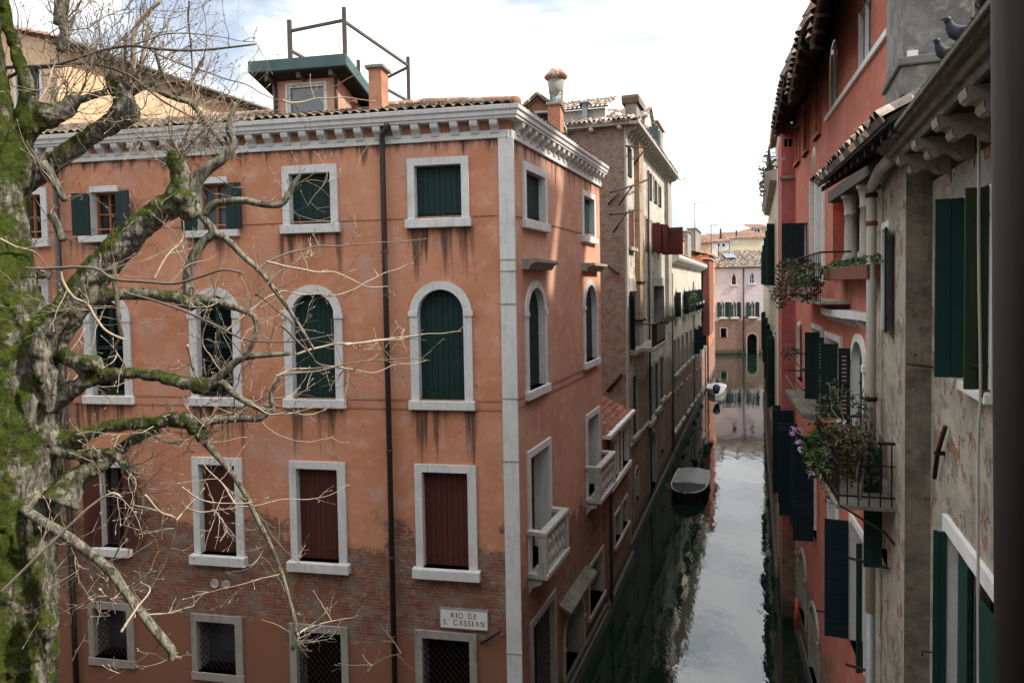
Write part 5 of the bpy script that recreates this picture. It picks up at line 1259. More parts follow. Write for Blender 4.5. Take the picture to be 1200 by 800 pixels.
# ---- pipes, cables, post, anchor
xp=R2.off(.28)
uu,zz=xp.h(1021,400);zt_=xp.h(1024,222)[1];zb_=xp.h(1020,716)[1]
P0=xp.P(uu,0,zt_)
g1=RB.P(RB.h(1044,186,.2)[0],.2,RB.h(1044,186,.2)[1])
dp=root('drainpipe',(P0.x,P0.y,.3),'long cream painted downpipe with a swan neck under the grey stone eave','drainpipe')
MB().tube([g1,g1.lerp(P0,.5)+Vector((0,0,.10)),P0+Vector((0,0,.05)),P0-Vector((0,0,.12)),P0-Vector((0,0,1.)),Vector((P0.x,P0.y,zb_))],[.075,.075,.072,.07,.07,.07],14).build('pipe',M['pvc'],dp)
MB().tube([Vector((P0.x,P0.y,zb_)),Vector((P0.x,P0.y,.4))],.062,14).build('lower_pipe',M['zinc'],dp)
for y in (232,265,470,620): 
    zq=xp.h(1021,y)[1];MB().lathe((P0.x,P0.y,zq),[(.078,0),(.085,.01),(.085,.06),(.078,.07)],14).build('collar',M['iron'] if y!=265 else M['terra'],dp)
MB().lathe((P0.x,P0.y,zt_),[(.075,0),(.13,.03),(.13,.07),(.09,.10)],14).build('head',M['stone_old'],dp)
cf=RB.off(.05)
def cable(pix,Y,r,lab,mat=None):
    pts=[atY(x,y,Y+ (i*.0)) for i,(x,y) in enumerate(pix)]
    res=[]
    for i in range(len(pts)-1):
        p0=pts[max(i-1,0)];p1=pts[i];p2=pts[i+1];p3=pts[min(i+2,len(pts)-1)]
        for k in range(6):
            t_=k/6;res.append(.5*((2*p1)+(p2-p0)*t_+(2*p0-5*p1+4*p2-p3)*t_*t_+(3*p1-p0-3*p2+p3)*t_**3))
    res.append(pts[-1])
    MB().tube(res,r,6).build('cable',mat or M['cable'],label=lab,cat='cable')
cable([(1156,12),(1146,25),(1143,60),(1147,120),(1147,300),(1149,460),(1146,540),(1147,900)],5.9,.012,'thin pale cable hanging straight down past the green shutters of the grey wall')
cable([(1150,28),(1128,42),(1120,70),(1130,98),(1148,118),(1170,142)],5.6,.019,'thick pale looped hose over the stone eave, nearest the dark post')
mm=MB();p0=atY(1186,-60,2.0);p1=atY(1199,860,2.0)
ps=root('metal_post',(p1.x,p1.y,p1.z),'out-of-focus dark brown metal post at the right edge, nearest the viewer','post')
MB().tube([p0,p1+Vector((0,0,-1.5))],.052,24).build('tube',M['post'],ps)
cpt=p0.lerp(p1,(705+60)/920);ax=(p1-p0).normalized()
MB().tube([cpt-ax*.018,cpt-ax*.012,cpt+ax*.012,cpt+ax*.018],[.052,.057,.057,.052],24).build('clamp_ring',M['post'],ps)
a=RA.h(1114,500);b_=RA.h(1101,560)
MB(RA).tube([(a[0],.05,a[1]),((a[0]+b_[0])/2,.07,(a[1]+b_[1])/2),(b_[0],.05,b_[1])],.026,6).box((a[0]+b_[0])/2-.03,(a[0]+b_[0])/2+.03,.0,.10,(a[1]+b_[1])/2-.02,(a[1]+b_[1])/2+.02).build('wall_anchor',M['iron'],label='rusty slanting iron wall anchor in the middle of the near grey wall',cat='wall anchor')
for (x,y,lab) in ((1168,458,'small iron shutter hook below the upper green shutters'),(1092,764,'small iron shutter hook left of the lower green shutters')):
    u,z=RA.h(x,y);MB(RA).tube([(u,0,z),(u,.10,z),(u,.10,z-.06)],.010,6).build('shutter_hook',M['iron'],label=lab,cat='hook')
u,z=RA.h(1094,430);MB(RA).tube([(u,0,z),(u+.02,.28,z+.03)],.012,6).build('iron_rod',M['iron'],label='thin black rod sticking out beside the upper green shutters',cat='rod')
# unseen house blocks added behind and left of the viewer, to shade the place
M['w_blocker']=wallmat('dark_blocker_plaster',(.16,.12,.09),(.12,.09,.07),(.20,.16,.12),algae=False)
NB=root('viewer_side_blocker',(-8,-6,0),'unseen plain house block added behind the viewing window to shade the campo','house')
MB().box(-24,1.0,-14,-1.6,0,19).build('wall',M['w_blocker'],NB)
NC=root('campo_side_blocker',(-24,4,0),'unseen tall block added left of the campo to darken the low walls','house')
MB().box(-34,-19.5,-1.6,14,0,17).build('wall',M['w_blocker'],NC)
MB(RA).box(-16,-2,-7,0.0,0,zG).build('wall',M['w_grey'],GR)
# ================================================================== the bare tree
rnd=random.Random(21)
TY=6.0
def tp(x,y,dy=0): return atY(x,y,TY+dy)
def spline(pts,n=6):
    """pts: (x,y,radius_px,dy) measured on the trunk's plane -> smooth world points and radii"""
    W=[];Rr=[]
    for p in pts:
        Y=TY+(p[3] if len(p)>3 else 0);W.append(atY(p[0],p[1],Y));Rr.append(p[2]*Y/FPX)
    o=[];r=[]
    for i in range(len(W)-1):
        p0=W[max(i-1,0)];p1=W[i];p2=W[i+1];p3=W[min(i+2,len(W)-1)]
        for k in range(n):
            t=k/n;o.append(.5*((2*p1)+(p2-p0)*t+(2*p0-5*p1+4*p2-p3)*t*t+(3*p1-p0-3*p2+p3)*t**3));r.append(Rr[i]*(1-t)+Rr[i+1]*t)
    o.append(W[-1]);r.append(Rr[-1]);return o,r
TR=root('bare_tree',(tp(15,800).x,TY,.9),'big mossy bare tree with knobbly pollarded limbs, in front of the terracotta house','tree')
T_=MB()
big=[
 [(4,1400,66),(6,1000,60),(8,800,54),(10,650,51),(12,540,53),(12,430,54),(2,370,46),(-4,285,35),(-8,200,28),(-12,130,23),(-20,50,19),(-28,-40,16),(-35,-160,12)],
 [(30,420,40),(62,385,26),(85,358,22),(112,322,20),(142,288,19),(175,256,17),(200,240,17),(212,236,18),(214,218,14),(209,196,12),(206,178,11)],
 [(14,330,20,.1),(18,240,17,.15),(26,200,16,.1),(26,165,14,.1),(40,146,13,.1),(62,138,12,.15),(80,126,11,.2),(92,112,7,.2)],
 [(28,165,11,.1),(30,130,11,.1),(32,100,10,.1),(24,75,8,.1),(14,45,7,.1),(6,10,6,.1),(2,-40,5,.1)],
 [(-5,260,16,.3),(20,225,12,.3),(45,205,12,.3),(75,182,12,.3),(105,160,12,.3),(130,145,13,.3),(148,132,16,.3),(146,118,13,.3),(134,96,12,.3),(131,90,8,.3)],
 [(60,400,14),(88,366,10),(112,350,9),(142,343,8),(176,345,8),(205,349,8.5),(228,353,11),(236,350,9)],
 [(30,425,22),(60,410,12),(88,424,10),(105,428,12),(118,428,9)],
 [(60,470,18),(95,450,9),(125,440,8.5),(150,437,8),(180,440,8),(210,447,8),(232,452,11),(244,450,10)],
 [(40,500,26),(78,516,12),(108,505,9),(140,498,8),(180,495,9),(212,492,10),(232,503,9),(240,516,8)],
 [(50,520,20),(78,528,10),(100,533,8),(118,532,7)],
 [(70,590,26,-.1),(90,560,16,0),(120,545,9),(140,527,8,.1),(172,507,7,.2),(188,503,5,.2)],
 [(62,330,14),(82,260,10,.4),(70,262,8,.5)] if 0 else [(118,532,6),(132,530,5),(142,540,5),(150,549,7)],
]
def setseg(pp):
    o,r=spline(pp,6);r=[x*(.97 if pp is big[0] else .87) for x in r];T_.tube(o,r,18,True,.10)
for b_ in big:setseg(b_)
# buttress-like ridges and burrs on the trunk
for k in range(26):
    y=rnd.uniform(380,900);x=rnd.uniform(-30,62);c=tp(x,y,-rnd.uniform(.0,.34));r=rnd.uniform(.05,.13)
    T_.tube([c+Vector((0,0,-r*3)),c+Vector((rnd.uniform(-.03,.03),0,0)),c+Vector((0,0,r*3))],[r*.3,r,r*.3],10)
for (x,y,r,dy) in ((214,238,21,0),(228,353,12,0),(105,428,13,0),(236,452,12,0),(214,490,12,0),(150,130,17,.3),(50,135,17,.15),(148,549,8,0)):
    c=tp(x,y,dy);rr=r*TY/FPX
    for _ in range(5):
        q_=c+Vector((rnd.uniform(-1,1),rnd.uniform(-1,1),rnd.uniform(-1,1)))*rr*.6;T_.tube([q_-Vector((0,0,rr*.5)),q_,q_+Vector((0,0,rr*.5))],[rr*.3,rr*.62,rr*.3],9)
tk=T_.build('trunk',M['bark'],TR)
rm=tk.modifiers.new('fuse','REMESH');rm.mode='VOXEL';rm.voxel_size=.016;rm.use_smooth_shade=True
sm_=tk.modifiers.new('sm','SMOOTH');sm_.iterations=2;sm_.factor=.5
tx=bpy.data.textures.new('bark_relief','CLOUDS');tx.noise_scale=.10;tx.noise_depth=5
dm=tk.modifiers.new('relief','DISPLACE');dm.texture=tx;dm.strength=.055;dm.mid_level=.5;dm.texture_coords='LOCAL'
# middle branches
mids=[
 ([(224,228,9),(232,212,8),(245,197,8),(262,185,7),(274,168,5),(268,150,4),(276,120,3)],'bark2'),
 ([(222,236,8),(235,252,6),(250,240,5.5),(262,237,5),(285,235,5),(310,240,4.5),(328,240,4),(337,230,4.5),(345,214,3),(352,205,2)],'bark2'),
 ([(228,240,6),(240,258,5),(250,272,6.5),(238,284,6),(226,302,6.5),(220,325,7),(222,346,8)],'bark2'),
 ([(250,272,6),(265,280,4.5),(285,300,4),(305,318,3.5),(322,340,3),(345,372,2.5),(368,410,2)],'bark2'),
 ([(236,350,7),(262,356,5),(285,364,4),(298,372,3.5),(300,392,3),(292,410,3),(275,425,3)],'bark2'),
 ([(244,450,7),(258,440,5.5),(275,425,5),(290,418,4.5),(315,416,3.5),(340,414,3)],'bark2'),
 ([(244,452,6),(260,448,5),(275,462,4.5),(296,474,4.5),(318,482,4),(318,460,3),(330,440,2.5)],'bark2'),
 ([(236,495,6),(260,492,5),(285,490,5),(305,490,4.5),(316,480,3.5)],'bark2'),
 ([(241,518,6),(256,536,4),(272,555,3.5),(288,580,3.5),(300,605,3),(312,628,3),(328,665,2.6),(340,705,2.6),(346,735,3),(343,760,3)],'bark2'),
 ([(5,580,6,-.1),(45,608,7,-.3),(75,626,7,-.3),(100,644,6.5,-.3),(128,668,6.5,-.3),(152,700,6,-.3),(172,726,6,-.3),(190,748,6.5,-.3),(201,762,6,-.3),(202,772,5,-.3)],'bark2'),
 ([(0,695,4,-1.),(35,660,4,-1.),(75,622,4,-1.),(105,594,4,-1.),(130,578,3.5,-1.),(142,582,3,-1.)],'twig'),
 ([(157,92,6,.3),(156,60,5,.3),(157,38,5,.3),(162,28,4.5,.3),(176,12,4,.3),(188,2,3.5,.3)],'twig'),
 ([(166,75,4,.3),(170,50,3.5,.3),(175,28,3.5,.3)],'twig'),
 ([(70,30,8,.2),(72,10,9,.2),(72,-20,7,.2)],'bark2'),
 ([(70,60,5,.1),(76,40,6,.1),(72,20,7,.1)],'bark2'),
 ([(76,235,4,.1),(62,210,6,.1),(50,190,6,.1)],'bark2'),
 ([(74,282,5,.1),(66,262,5,.1),(60,250,5,.1)],'bark2'),
 ([(92,118,5,.2),(110,112,4.5,.2),(125,108,4,.2)],'bark2'),
 ([(120,150,5,.3),(100,125,3,.3),(140,110,3,.3),(176,100,4,.3)],'bark2') if 0 else ([(150,112,5,.3),(165,103,4.5,.3),(182,98,3.5,.3),(186,108,2.5,.3),(208,116,4,.3),(225,122,4,.3),(242,145,4,.3),(262,168,4,.3)],'bark2'),
 ([(0,80,4,.1),(30,78,3,.1),(70,75,3,.1),(110,62,3.2,.1),(150,54,3.2,.1),(190,58,3,.1),(235,59,2.6,.1),(300,52,1.8,.1)],'twigd'),
 ([(0,97,3.5,.2),(30,82,3.2,.2),(70,78,3,.2),(105,75,2.6,.2),(150,88,2.6,.2),(190,118,2.2,.2),(230,140,2,.2)],'twigd'),
 ([(182,58,3,.3),(186,75,3.5,.3),(195,95,3.5,.3),(205,110,4,.3)],'twigd'),
 ([(208,112,4,.3),(222,98,3.5,.3),(232,80,3,.3),(239,67,2.5,.3)],'twigd'),
 ([(145,92,2.5,.3),(146,70,2.5,.3),(148,40,3,.3)],'twigd'),
 ([(134,314,3.5,-.2),(134,328,5,-.2),(137,350,5,-.2),(139,375,4.5,-.2),(143,395,4,-.2)],'twigd'),
 ([(30,314,3,-.3),(45,315,3,-.3),(70,314,3.2,-.3),(95,313,3.2,-.3),(115,316,3.2,-.3),(134,327,3.5,-.3),(170,330,3,-.3),(205,332,3,-.3),(235,324,2.6,-.3),(262,316,2.6,-.3),(285,320,2.2,-.3)],'twigd'),
 ([(146,343,3,-.2),(180,352,2.6,-.2),(215,364,2.6,-.2),(250,380,2.4,-.2),(290,398,2.2,-.2),(345,400,1.6,-.2),(390,392,1.2,-.2)],'twigd'),
 ([(72,318,2.6,-.3),(74,330,2.8,-.3),(86,348,2.8,-.3),(102,356,2.8,-.3),(112,372,2.6,-.3),(125,388,2.6,-.3),(146,398,2.6,-.3)],'twig'),
]
allm=[]
for pts,mt in mids:
    o,r=spline(pts,6);kk=.85 if mt=='bark2' else (.38 if pts[0][1]==695 else .55);r=[x*kk for x in r];m=MB();m.tube(o,r,9,True,.08);b_=m.build('branch',M[mt],TR)
    allm.append((o,r))
# long thin hand-placed twigs (mostly pale, caught light painted into the bark colour)
long_=[
 [(0,280),(20,290),(42,295),(56,312)],[(30,315),(42,318),(42,335),(24,350),(14,366)],
 [(95,0),(84,18),(60,40),(48,62)],[(0,420),(14,452),(24,478),(44,482),(60,470),(78,452),(92,436),(108,402),(112,380)],
 [(14,468),(38,452),(62,428),(90,402),(100,384)],[(92,436),(110,450),(140,452)],
 [(142,395),(135,410),(148,430),(150,445)],[(0,688),(20,640)],[(5,700),(22,668),(35,640),(48,610),(58,590),(70,600),(80,630),(90,655),(95,680),(108,705)],
 [(160,600),(150,618),(138,642),(125,668),(118,690),(112,705),(104,725),(96,752)],
 [(118,690),(130,702),(142,692)],[(108,703),(90,712),(82,734)],[(170,580),(190,602),(207,610),(200,640),(194,646)],
 [(207,610),(222,590),(240,572)],[(220,405),(226,432),(236,448)],[(300,318),(330,300),(365,290),(405,288),(440,284),(470,282),(500,279)],
 [(300,345),(330,318),(355,304),(370,300)],[(262,390),(300,360),(330,340),(355,345),(400,344),(430,330),(455,318),(485,308)],
 [(310,305),(360,318),(395,320),(430,336),(455,336)],[(330,380),(360,410),(372,425),(400,432),(430,440)],
 [(180,326),(196,300),(210,285),(216,278)],[(250,350),(240,370),(262,390),(280,410),(300,425)],
 [(345,415),(380,405),(425,402),(462,396),(490,393),(540,388)],[(405,404),(440,400),(478,395)],
 [(300,345),(322,360),(335,372),(350,385),(380,390)],[(322,440),(355,432),(395,430),(432,436),(465,428),(500,422)],
 [(330,440),(375,434),(420,424),(470,420),(503,422)],[(296,474),(320,484),(350,485),(366,487)],
 [(210,590),(235,600),(258,598),(290,592),(330,586),(380,582),(410,568)],[(212,572),(232,584),(262,590),(300,588)],
 [(165,720),(200,718),(228,708)],[(140,740),(160,712),(175,690),(165,680)],[(0,670),(30,662),(60,670),(82,650)],
 [(270,575),(300,600),(330,640),(352,660)],[(275,590),(260,565),(240,545),(228,530)],[(170,505),(200,520),(240,520),(290,512)],
 [(345,745),(360,735),(385,728),(420,720)],[(430,790),(445,775),(470,765)],
 [(150,55),(200,40),(250,42),(300,50)],[(220,0),(222,40),(226,90),(225,140),(228,180)],[(170,55),(200,70),(240,85),(290,100),(330,118),(380,105),(430,82)],
 [(330,118),(345,120),(380,115),(440,118)],[(45,120),(60,90),(64,75)],[(60,122),(66,95),(70,80)],
]
def twist(pts,n=8,amp=.02):
    W=[atY(x,y,TY+dy) for x,y,dy in pts];o=[]
    for i in range(len(W)-1):
        p0=W[max(i-1,0)];p1=W[i];p2=W[i+1];p3=W[min(i+2,len(W)-1)]
        for k in range(n):
            t=k/n;q_=.5*((2*p1)+(p2-p0)*t+(2*p0-5*p1+4*p2-p3)*t*t+(3*p1-p0-3*p2+p3)*t**3)
            o.append(q_+mnoise.noise_vector(q_*5)*amp)
    o.append(W[-1]);return o
tips=[]
LT=[]
for p in long_:
    d0=rnd.uniform(-.6,.4);pts=[(x,y,d0+.15*i) for i,(x,y) in enumerate(p)]
    o=twist(pts);n=len(o);r0=rnd.uniform(.0075,.012);r=[r0*(1-.7*i/n) for i in range(n)]
    m=MB();m.tube(o,r,6);m.build('branch',M['twig'] if rnd.random()<.75 else M['twigd'],TR)
    LT.append((o,r))
# fine twigs growing from everything
tw=[MB(),MB()]
def grow(p,d,L,r,depth):
    n=max(4,int(L/.05));pts=[p];dd=d.normalized()
    for i in range(n):
        dd=(dd+Vector((rnd.gauss(0,1),rnd.gauss(0,1),rnd.gauss(0,1)))*.13+Vector((0,0,.035))).normalized()
        pts.append(pts[-1]+dd*(L/n))
        if depth>0 and rnd.random()<.30:
            a=dd.orthogonal().normalized();a=(a*math.cos(rnd.uniform(0,6.28))+dd.cross(a)*math.sin(rnd.uniform(0,6.28)))
            grow(pts[-1],dd+a*rnd.uniform(.6,1.1),L*rnd.uniform(.22,.5),r*.62,depth-1)
    k=len(pts);rs=[max(.0013,r*(1-.75*i/k)) for i in range(k)]
    tgt=tw[0 if (pts[0].x*7)%1<.62 else 1];tgt.tube(pts,rs,4,False)
    if depth<=1:   # little bud at the tip
        e=pts[-1];tgt.tube([e,e+dd*.012,e+dd*.03],[.002,.0045,.001],4,False)
def sprout(o,r,cnt,Lr,up=.5,dep=2,side=1.0,start=.25):
    for _ in range(cnt):
        i=rnd.randrange(int(len(o)*start),len(o));p=o[i];t=(o[min(i+1,len(o)-1)]-o[max(i-1,0)])
        if t.length<1e-6:continue
        t.normalize();a=Vector((rnd.gauss(0,1),rnd.gauss(0,.6),rnd.gauss(0,1)+up)).normalized()
        grow(p,t*.5+a*side,rnd.uniform(*Lr),rnd.uniform(.0035,.0065),dep)
for i,(o,r) in enumerate(allm): sprout(o,r,4 if i<13 else 5,(.25,.8))
for o,r in LT: sprout(o,r,5,(.10,.34),.1,1)
for p,cnt,L in ((big[1],26,(.4,1.3)),(big[4],30,(.5,1.5)),(big[2],26,(.5,1.4)),(big[3],14,(.4,1.2)),(big[8],12,(.2,.6)),(big[7],10,(.2,.6)),(big[5],10,(.2,.6)),(big[11],16,(.2,.6)),(big[10],8,(.2,.5)),(big[9],10,(.2,.5))):
    o,r=spline(p,6);sprout(o,r,int(cnt*.5),L,.8,2,1.,.6)
# dense bunches at pollard heads
for (x,y,n_,L,dy,up) in ((214,185,16,(.4,1.1),0,1.),(240,150,10,(.3,.8),.3,.8),(148,110,16,(.5,1.3),.3,1.),(75,40,12,(.4,1.3),.2,1.),(60,125,8,(.3,.9),.15,.8),(236,170,14,(.2,.6),.2,.2),(345,750,14,(.15,.4),0,0),(255,355,8,(.2,.5),0,.3),(300,475,12,(.2,.55),0,.3),(150,550,22,(.2,.6),0,.0),(170,575,14,(.2,.6),0,0),(240,505,14,(.2,.6),0,.2),(200,768,6,(.1,.3),-.3,0),(120,700,12,(.1,.4),-.4,0),(255,600,10,(.2,.4),0,0),(15,60,5,(.4,1.),.1,.6)):
    for _ in range(int(n_*.6)):
        c=tp(x+rnd.uniform(-6,6),y+rnd.uniform(-6,6),dy);grow(c,Vector((rnd.gauss(.25,.8),rnd.gauss(0,.6),rnd.gauss(up,.7))),rnd.uniform(*L),rnd.uniform(.0035,.007),2)
tw[0].build('twigs',M['twig'],TR,kind='stuff');tw[1].build('twigs',M['twigd'],TR,kind='stuff')
# ================================================================== boats
M['hull']=simple('dark_hull_paint',(.014,.017,.02),(.03,.03,.03),3,.7,.05)
M['cover']=simple('grey_boat_cover',(.27,.27,.26),(.15,.15,.15),4,.5,.25)
M['bluecov']=simple('blue_tarpaulin',(.03,.06,.12),(.02,.04,.08),5,.6,.4)
M['alu']=simple('pale_gunwale',(.50,.50,.49),(.35,.35,.35),5,.4,.1)
def boat(stern,bow,w,lab,hullm,grp,foredeck,cover,motorm):
    st=Vector(stern);bw=Vector(bow);ax=(bw-st);L=ax.length;ax.normalize();lt=Vector((-ax.y,ax.x,0))
    F=Frame((st.x,st.y),(ax.x,ax.y),(lt.x,lt.y))
    b=root('moored_boat',(st.x,st.y,0),lab,'boat',grp)
    N=16
    def half(t): return w/2*(1 if t<.45 else math.sqrt(max(0,1-((t-.45)/.55)**2.3)))*(.92+.08*min(1,t*4))
    def shz(t): return .42+.22*max(0,t-.4)**1.5*2
    vs=[];rows=[]
    for i in range(N+1):
        t=i/N;h_=half(t);z=shz(t);u=t*L
        vs+=[(u,-h_,z),(u,-h_*.88,.05),(u-.0,-h_*.45,-.18),(u,0,-.24),(u,h_*.45,-.18),(u,h_*.88,.05),(u,h_,z)]
    fs=[(i*7+k,i*7+k+1,(i+1)*7+k+1,(i+1)*7+k) for i in range(N) for k in range(6)]+[tuple(range(7))]
    MB(F).add(vs,fs,True).build('hull',hullm,b)
    g=MB(F);pl=[(t/N*L,-half(t/N)-.01,shz(t/N)) for t in range(N+1)];pr=[(t/N*L,half(t/N)+.01,shz(t/N)) for t in range(N+1)]
    g.tube(pl+pr[::-1]+[pl[0]],.032,8);g.build('gunwale',M['alu'],b)
    # cover aft and smooth foredeck
    def deck(t0,t1,mat,name,crown):
        m=MB(F);k=10;vs=[];fs=[]
        for i in range(k+1):
            t=t0+(t1-t0)*i/k
            for j in range(9):
                s_=-1+2*j/8;vs.append((t*L,half(t)*s_*.985,shz(t)+crown*(1-s_*s_)+.01))
        fs=[(i*9+j,i*9+j+1,(i+1)*9+j+1,(i+1)*9+j) for i in range(k) for j in range(8)];m.add(vs,fs,True);m.build(name,mat,b)
    deck(.60,.995,foredeck,'foredeck',.06);deck(.02,.60,cover,'boat_cover',.14)
    MB(F).box(.60*L-.03,.60*L+.03,-half(.6)*.95,half(.6)*.95,shz(.6)+.02,shz(.6)+.12).build('coaming',M['alu'],b,bevel=.01)
    mo=MB(F);mo.tube([(-.30,.05,.45),(-.22,.02,.62),(-.05,-.02,.95),(.02,-.03,1.05)],[.10,.15,.16,.07],12);om=mo.build('outboard',motorm,b)
    MB(F).box(-.16,-.02,-.05,.05,-.3,.5).build('outboard_leg',M['black'],om)
    MB(F).tube([(L*.97,0,.62),(L*.9,-.5,.5),(L*.75,-w*.62,.62)],.012,5).build('mooring_rope',M['cable'],b)
    return b
s1=ground(804,558,.35);bo1=ground(800,589,.5)
s1=ground(806,556);bo1=ground(803,592)
dirb=Vector((FL.d.x,FL.d.y,0));bw=Vector((bo1.x,bo1.y,0));boat(bw+dirb*5.4,bw,1.85,'grey open boat with tilted outboard, moored along the left bank nearest the viewer',M['hull'],'boats moored along the left bank',M['hull'],M['cover'],M['black'])
bo2=ground(838,463);boat(Vector((bo2.x,bo2.y,0))+dirb*5.0,Vector((bo2.x,bo2.y,0)),1.8,'small white boat with a blue tarpaulin hump, farthest along the left bank',M['alu'],'boats moored along the left bank',M['cover'],M['cover'],M['bluecov'])
p=ground(838,460,1.0);mm=MB();mm.tube([p+dirb*2+Vector((0,0,-.3)),p+dirb*2.4+Vector((0,0,.1)),p+dirb*3+Vector((0,0,-.35))],[.22,.36,.2],12);mm.build('tarpaulin_bundle',M['bluecov'],label='blue tarpaulin bundle lying on the small white boat',cat='tarpaulin')
# mooring things on the right
a=ground(934,742,.2)
for (x,y0,y1,mt,lab,cat,r) in ((934,701,736,'orangepaint','bright orange painted mooring bar standing at the foot of the red house','mooring bar',.055),):
    M['orangepaint']=simple('orange_paint',(.62,.10,.03),(.45,.08,.03),4,.6,.1)
    u,z=R2.h(x,y1,.12);u2,z2=R2.h(x,y0,.12)
    MB(R2).tube([(u,.12,z),(u,.12,z2)],r,10).build('mooring_bar',M[mt],label=lab,cat=cat)
u,z=R2.h(914,690,.2);MB(R2).tube([(u,.15,-.5),(u,.15,2.4)],.09,10).build('mooring_post',M['darkwood'],label='dark timber mooring post at the waterline of the red house',cat='post')
# iron shutter stays
for (xa,ya,xb,yb,lab) in ((957,715,980,719,'short iron stay left of the large boarded shutter, low on the red house'),(994,653,1040,665,'long rusty iron stay crossing the large boarded shutter'),(992,778,1018,786,'wooden pole at the bottom, beyond the large boarded shutter')):
    a=R2.h(xa,ya,.35);b_=R2.h(xb,yb,.25)
    MB(R2).tube([(a[0],.35,a[1]),(b_[0],.25,b_[1])],.022,6).build('iron_stay',M['iron'],label=lab,cat='iron bar')
# ================================================================== planted balconies
def pot(F,u,v,z,r,h,par=None,lab=None,grp=None):
    pr=[(r*.62,0),(r*.70,.02),(r*.92,h*.8),(r*1.06,h*.82),(r*1.08,h),(r*.94,h),(r*.90,h*.88)]
    m=MB(F).lathe((u,v,z),pr,18,True,False);m.lathe((u,v,z),[(0.001,h*.88),(r*.9,h*.88)],18,False,False)
    return m.build('flower_pot',M['terra'],par,label=lab,cat='flower pot' if lab else None,group=grp)
# lower iron balcony
BV=.95
ba=R2.h(980,588,BV)[0];bb_=ba;bb2=R2.h(955,545,BV)[0];bz=R2.h(980,590,BV)[1];print('balcony',ba,bb_,bz)
BA=root('iron_balcony',R2.P((ba+bb2)/2,.4,bz),'wrought iron balcony with a big terracotta pot and trailing plants, low on the red house','balcony')
MB(R2).box(ba,bb2,.0,BV,bz-.07,bz).build('floor_slab',M['stone_dark'],BA,bevel=.01)
rl=MB(R2);zt=R2.h(980,517,BV)[1]
rl.tube([(ba,.0,zt),(ba,BV-.03,zt),(bb2,BV-.03,zt),(bb2,0,zt)],.025,6,smooth=False)
rl.tube([(ba,.0,bz+.12),(ba,BV-.03,bz+.12),(bb2,BV-.03,bz+.12),(bb2,0,bz+.12)],.015,6,smooth=False)
rl.tube([(ba,.0,bz+.55),(ba,BV-.03,bz+.55),(bb2,BV-.03,bz+.55),(bb2,0,bz+.55)],.012,6,smooth=False)
k=int((bb2-ba)/.13)
for i in range(k+1):
    u=ba+(bb2-ba)*i/k;rl.tube([(u,BV-.03,bz),(u,BV-.03,zt)],.011,5,False)
for i in range(7):
    for u in (ba,bb2): rl.tube([(u,BV*i/7,bz),(u,BV*i/7,zt)],.011,5,False)
rl.tube([(bb2,BV-.05,bz-.02),(bb2,.35,bz-.35),(bb2,0,bz-.8)],.018,6);rl.tube([(ba,BV-.05,bz-.02),(ba,.35,bz-.35),(ba,0,bz-.8)],.018,6)
rl.build('railing',M['iron'],BA)
pu,pz=R2.h(996,575,.5);pot(R2,pu,.50,bz,.24,.40,None,'big terracotta pot standing on the iron balcony floor')
pu2=R2.h(971,500,BV)[0];pz2=R2.h(971,508,BV)[1];pot(R2,pu2,BV-.05,pz2,.13,.2,None,'small terracotta pot of lilac flowers, hung outside the iron balcony')
def plant(spec,lab,cat='plant',leafm='leaf',stems=(),flow=(),size=.055,seed=1,F=R2,name='potted_plant'):
    r_=random.Random(seed);u0,v0,z0=spec[0][:3];c=F.P(u0,v0,z0);t=root(name,c,lab,cat)
    m=MB()
    for (u,v,z,a,b,n) in spec: foliage(m,F.P(u,v,z),(a,a,b),int(n*1.7),size*.85,r_,a*.3)
    m.build('leaves',M[leafm],t,kind='stuff')
    if stems:
        s_=MB()
        for pts in stems: s_.tube([F.P(*q_) for q_ in pts],.008,5)
        s_.build('stems',M['twigd'],t)
    if flow:
        f_=MB()
        for (u,v,z,a,n,mt) in flow:
            foliage(f_,F.P(u,v,z),(a,a,a*.8),n,.035,r_)
        f_.build('flowers',M[flow[0][5]],t,kind='stuff')
    return t
def at2(x,y,v): 
    u,z=R2.h(x,y,v);return u,v,z
P=at2
a=P(1000,540,.5);b_=P(990,500,.45);c=P(1005,480,.4);d_=P(985,470,.5)
plant([(*P(996,545,.5),.28,.25,130),(*P(1008,500,.45),.22,.30,90),(*P(1010,470,.4),.18,.2,50),(*P(1000,520,.6),.3,.2,110)],'tall thin rose bush growing from the big pot on the iron balcony',stems=[[(pu,.5,bz+.3),P(1000,520,.45),P(1006,480,.4),P(1012,455,.35)],[(pu,.5,bz+.3),P(990,530,.5),P(985,480,.5),P(978,452,.5)],[(pu,.5,bz+.3),P(1004,540,.4),P(1014,500,.3)]],leafm='leafd',seed=4,size=.045)
plant([(*P(990,520,.75),.32,.22,150),(*P(1004,515,.7),.28,.22,130),(*P(985,540,.8),.25,.25,120),(*P(1010,550,.6),.22,.25,80)],'tangle of dull leaves filling the iron balcony behind its rails',leafm='leafd',seed=33,size=.05)
plant([(*P(957,515,BV),.22,.20,150),(*P(965,535,BV),.22,.22,120),(*P(950,530,BV),.15,.2,70),(*P(952,550,BV),.10,.15,40)],'bright geranium with lilac blossoms hanging outside the iron balcony',flow=[(*P(931,504,BV+.12),.10,34,'flower'),(*P(936,517,BV+.12),.07,18,'flower'),(*P(938,526,BV+.1),.06,14,'flower'),(*P(951,554,BV+.05),.05,12,'flower'),(*P(928,508,BV+.12),.05,12,'flower')],seed=5,size=.07,stems=[[P(960,520,BV),P(945,512,BV+.05),P(931,505,BV+.12)],[P(958,525,BV),P(948,520,BV+.05),P(936,517,BV+.12)]])
